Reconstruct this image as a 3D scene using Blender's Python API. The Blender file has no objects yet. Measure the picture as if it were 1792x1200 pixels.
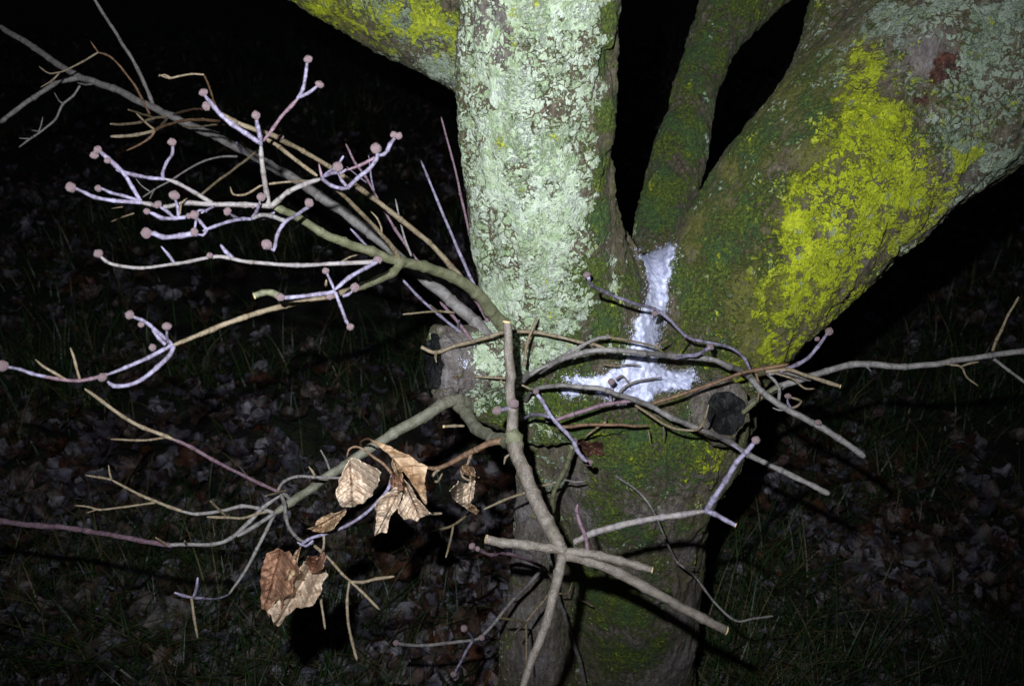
import bpy, math, random
import numpy as np
from mathutils import Vector, Matrix, Quaternion
from mathutils.bvhtree import BVHTree
random.seed(7); RNG = np.random.default_rng(7)
R = math.radians
S = bpy.context.scene
C = S.collection
# ------------------------------------------------------------------ camera
CAM = Vector((0, 0, 1.2)); PITCH = R(27.0); F = 1552.0
FWD = Vector((0, math.cos(PITCH), -math.sin(PITCH))); UPV = Vector((0, math.sin(PITCH), math.cos(PITCH))); RGT = Vector((1, 0, 0))
cd = bpy.data.cameras.new('camera'); cam = bpy.data.objects.new('camera', cd); C.objects.link(cam)
cam.location = CAM; cam.rotation_euler = (math.pi / 2 - PITCH, 0, 0)
cd.sensor_width = 36; cd.lens = 36 * F / 1792; cd.clip_start = 0.02; cd.clip_end = 400
cd.dof.use_dof = True; cd.dof.focus_distance = 0.93; cd.dof.aperture_fstop = 10.5
S.camera = cam
# ------------------------------------------------------------------ night sky, an added faint fill sun, the camera's own flash
w = bpy.data.worlds.new('World'); S.world = w; w.use_nodes = True
wn = w.node_tree; bg = wn.nodes['Background']
sky = wn.nodes.new('ShaderNodeTexSky'); sky.sky_type = 'NISHITA'; sky.sun_disc = False
sky.sun_elevation = R(-2.5); sky.sun_rotation = R(200)
glow = wn.nodes.new('ShaderNodeVectorMath'); glow.operation = 'ADD'; glow.inputs[1].default_value = (.010, .011, .060)
wn.links.new(sky.outputs['Color'], glow.inputs[0]); wn.links.new(glow.outputs[0], bg.inputs['Color']); bg.inputs['Strength'].default_value = 0.10
sd = bpy.data.lights.new('fill_sun', 'SUN'); sd.energy = 0.004; sd.angle = R(0.5); sd.color = (0.8, 0.85, 1.0)  # weak bluish fill lamp added to the scene; no moon is in view
so = bpy.data.objects.new('fill_sun', sd); C.objects.link(so); so.rotation_euler = (R(50), 0, R(200))
FLASH = CAM + RGT * -0.048 + UPV * 0.066 + FWD * 0.01
fd = bpy.data.lights.new('camera_flash', 'SPOT'); fd.energy = 88; fd.shadow_soft_size = 0.006
fd.spot_size = R(98); fd.spot_blend = 1.0; fd.color = (0.84, 0.90, 1.0)
fo = bpy.data.objects.new('camera_flash', fd); C.objects.link(fo); fo.location = FLASH
fo.rotation_euler = (math.pi / 2 - PITCH + R(10), 0, R(1))
S.view_settings.view_transform = 'Standard'; S.view_settings.look = 'None'
S.view_settings.exposure = 0.0; S.view_settings.gamma = 1.0; S.view_settings.use_curve_mapping = False

# ------------------------------------------------------------------ helpers
def P(px, py, z):                       # point at view depth z (metres) seen at photo pixel px, py
    return CAM + RGT * ((px - 896) / F * z) + UPV * ((600 - py) / F * z) + FWD * z
def link(name, me, parent=None, mat=None):
    o = bpy.data.objects.new(name, me); C.objects.link(o)
    if parent is not None: o.parent = parent
    if mat is not None and me is not None:
        me.materials.clear(); me.materials.append(mat)
    return o
def mesh(name, v, f, smooth=True):
    me = bpy.data.meshes.new(name); me.from_pydata([tuple(p) for p in v], [], f)
    if smooth: me.polygons.foreach_set('use_smooth', [True] * len(me.polygons))
    me.update(); return me
def mesh_np(name, V, Q, smooth=True):   # V (n,3) float, Q (m,k) int
    me = bpy.data.meshes.new(name); n, k = Q.shape
    me.vertices.add(len(V)); me.vertices.foreach_set('co', V.astype(np.float32).ravel())
    me.loops.add(n * k); me.loops.foreach_set('vertex_index', Q.astype(np.int32).ravel())
    me.polygons.add(n); me.polygons.foreach_set('loop_start', np.arange(0, n * k, k, dtype=np.int32))
    me.update(calc_edges=True)
    me.polygons.foreach_set('use_smooth', np.full(n, smooth)); return me
def _h(ix, iy, iz, s):
    h = (ix * 73856093) ^ (iy * 19349663) ^ (iz * 83492791) ^ (s * 2654435)
    h = (h ^ (h >> 13)) * 1274126177; h = h ^ (h >> 16)
    return (h & 0xffff) / 65535.0
def vnoise(Pn, s=0):
    i = np.floor(Pn).astype(np.int64); f = Pn - i; u = f * f * (3 - 2 * f); r = 0
    for dx in (0, 1):
        wx = u[:, 0] if dx else 1 - u[:, 0]
        for dy in (0, 1):
            wy = u[:, 1] if dy else 1 - u[:, 1]
            for dz in (0, 1):
                wz = u[:, 2] if dz else 1 - u[:, 2]
                r = r + wx * wy * wz * _h(i[:, 0] + dx, i[:, 1] + dy, i[:, 2] + dz, s)
    return r * 2 - 1
def fbm(Pn, o=3, s=0):
    a = 1; r = 0
    for k in range(o): r = r + a * vnoise(Pn * 2 ** k + 11.3 * k, s + k); a *= 0.5
    return r
def worley(Pn, s=0):
    i = np.floor(Pn).astype(np.int64); f = Pn - i
    d1 = np.full(len(Pn), 9.0); cid = np.zeros(len(Pn))
    for dx in (-1, 0, 1):
        for dy in (-1, 0, 1):
            for dz in (-1, 0, 1):
                a, b, c = i[:, 0] + dx, i[:, 1] + dy, i[:, 2] + dz
                d = np.sqrt((dx + _h(a, b, c, s + 1) - f[:, 0]) ** 2 + (dy + _h(a, b, c, s + 2) - f[:, 1]) ** 2 + (dz + _h(a, b, c, s + 3) - f[:, 2]) ** 2)
                m = d < d1; d1 = np.where(m, d, d1); cid = np.where(m, _h(a, b, c, s + 4), cid)
    return d1, cid

# ------------------------------------------------------------------ node material helper
class NM:
    def __init__(s, name):
        s.m = bpy.data.materials.new(name); s.m.use_nodes = True; s.t = s.m.node_tree
        s.b = s.t.nodes['Principled BSDF']; s.tc = s.t.nodes.new('ShaderNodeTexCoord')
    def n(s, typ, **k):
        x = s.t.nodes.new(typ)
        for a, v in k.items(): setattr(x, a, v)
        return x
    def l(s, a, b): s.t.links.new(a, b)
    def co(s): return s.tc.outputs['Object']
    def noise(s, sc, det=4, rough=.55, vec=None, dist=0):
        x = s.n('ShaderNodeTexNoise'); x.inputs['Scale'].default_value = sc; x.inputs['Detail'].default_value = det
        x.inputs['Roughness'].default_value = rough; x.inputs['Distortion'].default_value = dist
        s.l(vec if vec is not None else s.co(), x.inputs['Vector']); return x.outputs['Fac']
    def vor(s, sc, feat='F1', vec=None, out='Distance'):
        x = s.n('ShaderNodeTexVoronoi'); x.feature = feat; x.inputs['Scale'].default_value = sc
        s.l(vec if vec is not None else s.co(), x.inputs['Vector']); return x.outputs[out]
    def mth(s, op, a, b=None, c=None, clamp=False):
        x = s.n('ShaderNodeMath', operation=op); x.use_clamp = clamp
        for i, v in enumerate((a, b, c)):
            if v is None: continue
            if isinstance(v, (int, float)): x.inputs[i].default_value = v
            else: s.l(v, x.inputs[i])
        return x.outputs[0]
    def ss(s, v, lo, hi):
        x = s.n('ShaderNodeMapRange', interpolation_type='SMOOTHSTEP'); s.l(v, x.inputs[0])
        x.inputs[1].default_value = lo; x.inputs[2].default_value = hi; return x.outputs[0]
    def ramp(s, v, stops):
        x = s.n('ShaderNodeValToRGB'); e = x.color_ramp.elements
        while len(e) < len(stops): e.new(0.5)
        for i, (p, c) in enumerate(stops): e[i].position = p; e[i].color = (*c, 1)
        s.l(v, x.inputs[0]); return x.outputs[0]
    def mix(s, f, a, b, mode='MIX'):
        x = s.n('ShaderNodeMix', data_type='RGBA', blend_type=mode)
        for i, v in ((0, f), (6, a), (7, b)):
            if isinstance(v, (int, float)): x.inputs[i].default_value = v
            elif isinstance(v, tuple): x.inputs[i].default_value = (*v, 1)
            else: s.l(v, x.inputs[i])
        return x.outputs[2]
    def attr(s, nm, out='Fac'):
        x = s.n('ShaderNodeAttribute'); x.attribute_name = nm; return x.outputs[out]
    def bump(s, h, st, d):
        x = s.n('ShaderNodeBump'); x.inputs['Strength'].default_value = st; x.inputs['Distance'].default_value = d
        s.l(h, x.inputs['Height']); s.l(x.outputs[0], s.b.inputs['Normal'])
    def fin(s, col, rough=.8, spec=.3):
        if isinstance(col, tuple): s.b.inputs['Base Color'].default_value = (*col, 1)
        else: s.l(col, s.b.inputs['Base Color'])
        if isinstance(rough, (int, float)): s.b.inputs['Roughness'].default_value = rough
        else: s.l(rough, s.b.inputs['Roughness'])
        s.b.inputs['Specular IOR Level'].default_value = spec; return s.m

def bark_material():
    s = NM('lichen_bark')
    nb = s.noise(30, 6, .7); nf = s.noise(170, 5, .75); nm = s.noise(70, 6, .75); ng = s.noise(480, 4, .75)
    mp = s.n('ShaderNodeMapping'); mp.inputs['Scale'].default_value = (1, 1, .25); s.l(s.co(), mp.inputs[0])
    st = s.noise(150, 6, .8, vec=mp.outputs[0], dist=.5)
    def cen(x, k): return s.mth('MULTIPLY', s.mth('SUBTRACT', x, .5), k)
    def add(*a):
        r = a[0]
        for b in a[1:]: r = s.mth('ADD', r, b)
        return r
    bare = s.attr('bare')
    bark = s.ramp(st, [(.33, (.020, .015, .010)), (.45, (.085, .064, .040)), (.56, (.155, .125, .085)), (.70, (.26, .225, .17))])
    bark = s.mix(s.mth('MULTIPLY', bare, .9), bark, s.ramp(st, [(.3, (.07, .055, .05)), (.5, (.22, .19, .18)), (.68, (.36, .33, .33))]))
    redm = s.ss(add(s.attr('red'), cen(nm, 1.6)), .45, .62)
    # olive algae film
    al = s.ss(add(s.attr('algae'), cen(nb, 1.6), cen(nf, 1.2), s.mth('MULTIPLY', bare, -.8)), .25, .75)
    algc = s.ramp(nf, [(.32, (.032, .034, .004)), (.46, (.125, .130, .014)), (.58, (.21, .21, .028)), (.70, (.32, .31, .07))])
    c = s.mix(s.mth('MULTIPLY', al, .85), bark, algc)
    # moss
    mo = s.ss(add(s.attr('moss'), cen(nb, 1.8), cen(nf, 2.2), s.mth('MULTIPLY', bare, -.7)), .36, .62)
    moc = s.ramp(s.noise(300, 5, .85), [(.34, (.010, .015, .003)), (.44, (.040, .060, .008)), (.53, (.095, .135, .014)), (.62, (.20, .25, .016)), (.70, (.36, .40, .03))])
    moc = s.mix(s.mth('MULTIPLY', s.ss(s.noise(24, 3, .6), .46, .62), .5), moc, s.ramp(ng, [(.35, (.008, .03, .010)), (.6, (.05, .15, .055)), (.7, (.16, .30, .16))]))
    c = s.mix(mo, c, moc)
    c = s.mix(redm, c, s.mix(s.ss(nf, .4, .62), (.030, .012, .008), (.135, .050, .028)))
    # pale mint crustose lichen, in small lobed patches with dark gaps
    wv = s.n('ShaderNodeVectorMath', operation='ADD'); sc = s.n('ShaderNodeVectorMath', operation='SCALE'); sc.inputs['Scale'].default_value = .022
    nn = s.n('ShaderNodeTexNoise'); nn.inputs['Scale'].default_value = 110; nn.inputs['Detail'].default_value = 4; s.l(s.co(), nn.inputs['Vector'])
    s.l(nn.outputs['Color'], sc.inputs[0]); s.l(s.co(), wv.inputs[0]); s.l(sc.outputs[0], wv.inputs[1]); wc = wv.outputs[0]
    v1 = s.vor(95, vec=wc); ve = s.vor(95, 'DISTANCE_TO_EDGE', vec=wc); vr = s.vor(95, vec=wc, out='Color')
    v2e = s.vor(240, 'DISTANCE_TO_EDGE', vec=wc)
    sr = s.n('ShaderNodeSeparateColor'); s.l(vr, sr.inputs[0]); rnd = sr.outputs[0]
    gap = s.mth('MAXIMUM', s.mth('MULTIPLY', s.mth('SUBTRACT', s.mth('MULTIPLY', nf, .30), ve), 5.0), 0)
    vary = s.mth('ADD', s.ss(s.noise(17, 3, .6), .58, .42), .25); gap = s.mth('MULTIPLY', gap, vary)
    gap2 = s.mth('MAXIMUM', s.mth('MULTIPLY', s.mth('SUBTRACT', s.mth('MULTIPLY', nm, .22), v2e), 2.0), 0)
    pa = s.mth('MINIMUM', s.mth('MULTIPLY', s.attr('pale'), 1.15), .95)
    pf = add(pa, cen(nb, 2.6), cen(nm, 1.6), cen(rnd, .22), cen(s.noise(12, 3, .6), 1.2), cen(nf, 1.3), s.mth('MULTIPLY', gap, -1.15), s.mth('MULTIPLY', gap2, -.55), s.mth('MULTIPLY', s.mth('MAXIMUM', s.mth('SUBTRACT', s.attr('moss'), .5), 0), -1.5), s.mth('MULTIPLY', bare, -.75))
    pm = s.ss(pf, .20, .32)
    pc = s.ramp(add(s.mth('MULTIPLY', rnd, .30), s.mth('MULTIPLY', nf, .85)), [(.30, (.24, .33, .15)), (.43, (.40, .51, .28)), (.56, (.56, .66, .43)), (.73, (.68, .75, .59))])
    pc = s.mix(s.ss(s.noise(35, 3, .6), .52, .66), pc, s.mix(.4, pc, (.40, .47, .26)))
    pc = s.mix(s.mth('MULTIPLY', s.ss(ng, .54, .64), .45), pc, (.13, .18, .09))
    pc = s.mix(s.attr('dull'), pc, s.mix(.65, pc, (.12, .155, .115)))
    c = s.mix(pm, c, pc)
    # yellow lichen
    ya = s.mth('MINIMUM', s.mth('MULTIPLY', s.attr('yellow'), 1.1), .85)
    yf = add(ya, cen(nb, 2.2), cen(nm, 2.6), cen(nf, 1.2), s.mth('MULTIPLY', gap, -.55))
    ym = s.ss(yf, .30, .66)
    yc = s.ramp(s.mth('ADD', s.mth('MULTIPLY', nf, .6), s.mth('MULTIPLY', ng, .4)), [(.34, (.12, .16, .004)), (.43, (.33, .40, .006)), (.52, (.56, .62, .008)), (.64, (.74, .76, .03))])
    yc = s.mix(s.mth('MULTIPLY', s.ss(s.vor(48, vec=wc), .26, .10), .75), yc, (.33, .36, .25))
    yc = s.mix(s.mth('MULTIPLY', s.ss(nb, .46, .36), .5), yc, (.16, .20, .03))
    c = s.mix(s.mth('MULTIPLY', ym, .92), c, yc)
    h = add(s.mth('MULTIPLY', pm, 1.0), s.mth('MULTIPLY', ym, .8), s.mth('MULTIPLY', st, 2.4), s.mth('MULTIPLY', nf, 1.6), s.mth('MULTIPLY', ng, .9), s.mth('MULTIPLY', s.mth('MULTIPLY', mo, nf), 2.0), s.mth('MULTIPLY', s.mth('MINIMUM', v1, .6), -.8))
    s.bump(h, 1.0, .0028)
    ro = s.ramp(ng, [(.45, (.85,) * 3), (.70, (.33,) * 3)])
    return s.fin(c, ro, .4)

def twig_mat(name, c1, c2, spot, bloom=0.0):
    s = NM(name); n1 = s.noise(120, 5, .65); n2 = s.noise(620, 3, .7); n3 = s.noise(38, 3, .6)
    c = s.mix(s.ss(n1, .35, .65), c1, c2)
    c = s.mix(s.mth('MULTIPLY', s.ss(n2, .56, .66), .7), c, spot)
    c = s.mix(s.mth('MULTIPLY', s.ss(n3, .5, .72), .45), c, tuple(x * .55 for x in c1))
    if bloom: c = s.mix(s.mth('MULTIPLY', s.ss(s.noise(95, 4, .75), .40, .66), bloom), c, (.40, .38, .52))
    c = s.mix(s.mth('MULTIPLY', s.attr('node'), .75), c, tuple(x * .30 for x in c1))
    s.bump(s.mth('ADD', s.mth('MULTIPLY', n2, .9), n1), .9, .0014)
    return s.fin(c, .5 if 'bud' not in name else .33, .5)

def leaf_mat(name, lo, hi, edge):
    s = NM(name); n1 = s.noise(45, 5, .65); n2 = s.noise(260, 4, .7)
    c = s.mix(s.ss(n1, .35, .65), lo, hi)
    c = s.mix(s.mth('MULTIPLY', s.ss(n2, .5, .7), .5), c, tuple(x * .5 for x in lo))
    c = s.mix(s.mth('MULTIPLY', s.attr('vein'), .45), c, edge)
    c = s.mix(s.mth('MULTIPLY', s.ss(s.noise(170, 3, .7), .60, .68), .6), c, tuple(x * .35 for x in lo))
    s.bump(s.mth('ADD', n2, s.mth('MULTIPLY', s.attr('vein'), -1.2)), .9, .0014)
    return s.fin(c, .5, .4)

M = {}
M['bark'] = bark_material()
M['grey'] = twig_mat('grey_twig_bark', (.115, .10, .09), (.20, .182, .165), (.30, .28, .28))
M['dull'] = twig_mat('olive_grey_branch_bark', (.095, .09, .055), (.165, .155, .11), (.26, .25, .20))
M['brown'] = twig_mat('brown_grey_pruned_bark', (.095, .075, .055), (.175, .145, .115), (.28, .25, .22))
M['lav'] = twig_mat('lavender_twig_bark', (.095, .072, .098), (.165, .135, .185), (.27, .25, .34), .45)
M['pink'] = twig_mat('mauve_twig_bark', (.12, .062, .075), (.19, .12, .14), (.30, .24, .30))
M['tan'] = twig_mat('tan_twig_bark', (.135, .095, .050), (.215, .165, .10), (.30, .27, .20))
M['olive'] = twig_mat('olive_twig_bark', (.085, .086, .040), (.145, .140, .075), (.24, .24, .16))
M['red'] = twig_mat('red_brown_twig_bark', (.10, .050, .022), (.17, .092, .045), (.26, .19, .12))
M['cream'] = twig_mat('beige_twig_bark', (.125, .10, .085), (.215, .19, .165), (.30, .28, .28), .12)
M['bud'] = twig_mat('bud_scale', (.20, .12, .115), (.33, .23, .22), (.42, .34, .36), .15)
def wood():
    s = NM('fresh_cut_wood'); n = s.noise(500, 4, .6); s.bump(n, .4, .0006)
    return s.fin(s.mix(n, (.42, .26, .09), (.75, .60, .32)), .6, .3)
M['wood'] = wood()
def oldwood():
    s = NM('weathered_cut_wood'); n = s.noise(60, 6, .75); n2 = s.noise(300, 4, .7)
    c = s.ramp(s.mth('ADD', s.mth('MULTIPLY', n, .7), s.mth('MULTIPLY', n2, .3)), [(.38, (.003, .003, .003)), (.50, (.012, .012, .0115)), (.64, (.055, .054, .052))])
    s.bump(s.mth('ADD', n2, s.mth('MULTIPLY', n, 3)), .9, .004)
    return s.fin(c, .9, .08)
M['oldwood'] = oldwood()
def snowm():
    s = NM('granular_snow'); n = s.noise(520, 4, .75); n2 = s.noise(90, 4, .7)
    s.bump(s.mth('ADD', n, s.mth('MULTIPLY', n2, 1.5)), .8, .0016)
    s.b.inputs['Subsurface Weight'].default_value = .25; s.b.inputs['Subsurface Radius'].default_value = (.006, .007, .009)
    s.b.inputs['Subsurface Scale'].default_value = 1.0
    c = s.mix(s.ss(n2, .36, .62), (.34, .35, .47), (.66, .67, .82))  # icy tone variation, with the snow's relief shading painted into its colour
    th = s.ss(s.mth('ADD', s.attr('thin'), s.mth('MULTIPLY', s.mth('SUBTRACT', s.noise(240, 4, .8), .5), 2.6)), .62, .95)
    c = s.mix(s.mth('MULTIPLY', th, .85), c, (.06, .065, .035))
    c = s.mix(s.ss(s.noise(330, 3, .7), .66, .72), c, (.10, .08, .06))
    return s.fin(c, s.ramp(n, [(.4, (.8,) * 3), (.7, (.3,) * 3)]), .5)
M['snow'] = snowm()

# ================================================================== GROUND
def groundz(x, y):
    p = np.stack([x, y, x * 0], 1)
    return .05 * fbm(p * 1.1, 3, 5) + .012 * fbm(p * 9, 3, 9) - .02
def axis(a, b, n, far, k):
    core = np.linspace(a, b, n); t = np.linspace(0, 1, k)[1:]
    return np.concatenate([(a - far * t ** 2.2)[::-1], core, b + far * t ** 2.2])
gx = axis(-4, 4, 330, 140, 26); gy = axis(-.4, 6.5, 300, 140, 26)
GX, GY = np.meshgrid(gx, gy); V = np.stack([GX.ravel(), GY.ravel(), groundz(GX.ravel(), GY.ravel())], 1)
nx, ny = len(gx), len(gy); ii = (np.arange(ny - 1)[:, None] * nx + np.arange(nx - 1)[None]).ravel()
gm = NM('damp_soil'); n1 = gm.noise(14, 6, .65); n2 = gm.noise(90, 5, .7)
gc = gm.mix(gm.ss(n1, .4, .62), (.010, .009, .006), (.022, .026, .012)); gc = gm.mix(gm.ss(n2, .55, .7), gc, (.045, .034, .028))
gm.bump(gm.mth('ADD', n2, gm.mth('MULTIPLY', n1, 2)), 1, .012); gm.fin(gc, .75, .3)
ground = link('ground', mesh_np('ground', V, np.stack([ii, ii + 1, ii + 1 + nx, ii + nx], 1)), None, gm.m)
ground['kind'] = 'structure'; ground['label'] = 'dark damp soil of the lawn beneath the tree'

# ================================================================== TREE: fused trunk and stems
tree = bpy.data.objects.new('dogwood_tree', None); C.objects.link(tree)
tree.empty_display_size = .1
TREE0 = Vector((P(1060, 1290, 1.45).x, P(1060, 1290, 1.45).y, 0)); tree.location = TREE0
tree['label'] = 'old many-stemmed dogwood with mint and yellow lichen, budded twigs and a snowy fork'; tree['category'] = 'tree'
SK = {  # (px, py, view depth, half width in px)
 'trunk': [[(1120, 1400, 1.52, 200), (1112, 1290, 1.44, 130), (1110, 1200, 1.37, 98), (1108, 1100, 1.31, 108), (1106, 1000, 1.25, 122), (1108, 900, 1.20, 132), (1112, 820, 1.165, 158), (1120, 760, 1.145, 185), (1120, 700, 1.13, 190), (1110, 650, 1.12, 165)],
           [(930, 1400, 1.46, 130), (940, 1300, 1.40, 95), (945, 1200, 1.33, 74), (938, 1100, 1.27, 60), (935, 1000, 1.21, 45), (938, 900, 1.155, 42), (955, 820, 1.125, 55), (975, 750, 1.11, 80), (1000, 690, 1.10, 95)],
           [(1240, 1420, 1.52, 90), (1195, 1300, 1.44, 55), (1175, 1150, 1.35, 34), (1195, 1000, 1.25, 34), (1200, 900, 1.20, 44), (1225, 800, 1.16, 60), (1255, 720, 1.13, 68), (1250, 650, 1.12, 60)],
           [(985, 690, 1.09, 90), (900, 690, 1.05, 66), (850, 680, 1.03, 58), (820, 655, 1.01, 50)]],
 'left':  [[(930, -160, .83, 146), (942, -60, .86, 144), (946, 20, .885, 140), (940, 100, .905, 137), (936, 200, .935, 133), (939, 300, .965, 130), (950, 380, .99, 126), (968, 460, 1.02, 130), (990, 540, 1.05, 142), (1010, 620, 1.08, 155), (1030, 700, 1.10, 165)],
           [(1078, 385, 1.03, 9), (1092, 430, 1.04, 22), (1102, 490, 1.05, 32), (1098, 550, 1.06, 42), (1080, 620, 1.09, 60)]],
 'back':  [[(1030, 470, 1.17, 50), (985, 300, 1.19, 78), (945, 150, 1.16, 115), (875, 52, 1.13, 134), (730, -25, 1.11, 132), (573, -112, 1.09, 128), (400, -200, 1.07, 120)]],
 'rear':  [[(1110, 560, 1.18, 60), (1142, 460, 1.21, 48), (1160, 380, 1.23, 47), (1185, 280, 1.25, 50), (1210, 190, 1.26, 42), (1238, 100, 1.27, 42), (1262, 30, 1.27, 46), (1262, -50, 1.27, 38), (1250, -120, 1.27, 34)],
           [(1255, 60, 1.27, 40), (1300, 15, 1.28, 44), (1370, -40, 1.30, 40), (1450, -100, 1.32, 36)]],
 'right': [[(1170, 740, 1.14, 110), (1215, 640, 1.12, 118), (1290, 520, 1.09, 148), (1380, 400, 1.07, 168), (1470, 300, 1.05, 180), (1575, 200, 1.04, 194), (1690, 105, 1.02, 212), (1850, -20, 1.0, 222), (2000, -130, .98, 220)],
           [(1400, 330, 1.09, 80), (1440, 190, 1.10, 84), (1468, 80, 1.11, 70), (1478, -40, 1.12, 54), (1480, -140, 1.12, 46)]],
}
def catmull(pts, step):
    pts = [np.array(p, float) for p in pts]; out = []
    q = [2 * pts[0] - pts[1]] + pts + [2 * pts[-1] - pts[-2]]
    for i in range(1, len(q) - 2):
        p0, p1, p2, p3 = q[i - 1:i + 3]; L = np.linalg.norm((p2 - p1)[:3]); n = max(1, int(L / step))
        for k in range(n):
            t = k / n; out.append(.5 * ((2 * p1) + (-p0 + p2) * t + (2 * p0 - 5 * p1 + 4 * p2 - p3) * t * t + (-p0 + 3 * p1 - 3 * p2 + p3) * t ** 3))
    out.append(pts[-1]); return np.array(out)
def frames(X):
    T = np.gradient(X, axis=0); T /= np.linalg.norm(T, axis=1)[:, None] + 1e-12
    n = np.cross(T[0], [0.3, .2, .9]); n /= np.linalg.norm(n); N = [n]
    for t in T[1:]:
        n = n - t * n.dot(t); n = n / (np.linalg.norm(n) + 1e-12); N.append(n)
    N = np.array(N); return T, N, np.cross(T, N)
def tube_np(X, r, ns, mod=None):
    T, N, B = frames(X); a = np.linspace(0, 2 * math.pi, ns, endpoint=False); m = len(X)
    rr = np.repeat(r[:, None], ns, 1)
    if mod is not None: rr = rr * mod
    V = X[:, None] + rr[..., None] * (np.cos(a)[None, :, None] * N[:, None] + np.sin(a)[None, :, None] * B[:, None])
    V = V.reshape(-1, 3); i = np.arange(m - 1)[:, None] * ns; j = np.arange(ns)[None]; j2 = (j + 1) % ns
    Q = np.stack([i + j, i + j2, i + ns + j2, i + ns + j], -1).reshape(-1, 4)
    return V, Q, T
allV, allF = [], []; skel = []
off = 0
for ki, (nm, chains) in enumerate(SK.items()):
    for ch in chains:
        pts = [(*P(a, b, z), hw * z / F) for a, b, z, hw in ch]
        s_ = catmull(pts, .012); V, Q, T = tube_np(s_[:, :3], s_[:, 3], 40)
        for x in s_: skel.append((ki, x))
        fs = [tuple(int(k) + off for k in q) for q in Q]; n = len(s_)
        fs.append(tuple(off + k for k in range(39, -1, -1))); fs.append(tuple(off + (n - 1) * 40 + k for k in range(40)))
        allV += [tuple(v) for v in V]; allF += fs; off += len(V)
# pruned stubs
def stub(c, d, r0, r1, L):
    global off
    c = np.array(c); d = np.array(d) / np.linalg.norm(d)
    X = np.array([c - d * L * (1 - t) for t in np.linspace(0, 1, 8)]); V, Q, T = tube_np(X, np.linspace(r0, r1, 8), 40)
    fs = [tuple(int(k) + off for k in q) for q in Q]; fs.append(tuple(off + k for k in range(39, -1, -1))); fs.append(tuple(off + 280 + k for k in range(40)))
    allV.extend(tuple(v) for v in V); allF.extend(fs); off += len(V)
S1c = P(764, 634, .985); S1d = (-RGT * .93 - FWD * .36 - UPV * .02); S1r = 58 * .985 / F
S2c = P(1268, 722, .985); S2d = (-FWD * .93 + RGT * .32 + UPV * .12); S2r = 45 * .985 / F
stub(S1c, S1d, S1r * 1.25, S1r, .10); stub(S2c, S2d, S2r * 1.35, S2r, .10)
me = bpy.data.meshes.new('tmp'); me.from_pydata(allV, [], allF); me.update()
tmp = link('tmp', me)
md = tmp.modifiers.new('r', 'REMESH'); md.mode = 'VOXEL'; md.voxel_size = .0031; md.use_smooth_shade = True
ms = tmp.modifiers.new('s', 'SMOOTH'); ms.factor = .5; ms.iterations = 14
dg = bpy.context.evaluated_depsgraph_get(); ev = tmp.evaluated_get(dg); em = ev.to_mesh()
n = len(em.vertices); V = np.empty(n * 3, np.float32); em.vertices.foreach_get('co', V); V = V.reshape(-1, 3).astype(float)
NN = np.empty(n * 3, np.float32); em.vertices.foreach_get('normal', NN); NN = NN.reshape(-1, 3).astype(float)
nf = len(em.polygons); LT = np.empty(nf, np.int32); em.polygons.foreach_get('loop_total', LT)
assert (LT == 4).all(); Q = np.empty(nf * 4, np.int32); em.loops.foreach_get('vertex_index', Q); Q = Q.reshape(-1, 4)
ev.to_mesh_clear(); bpy.data.objects.remove(tmp)
bv0 = BVHTree.FromPolygons([tuple(v) for v in V[::1]], [tuple(q) for q in Q.tolist()])
def surf0(px, py):
    d = (P(px, py, 1) - CAM); h = bv0.ray_cast(CAM, d.normalized())
    return h[0] if h[0] is not None else None
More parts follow.
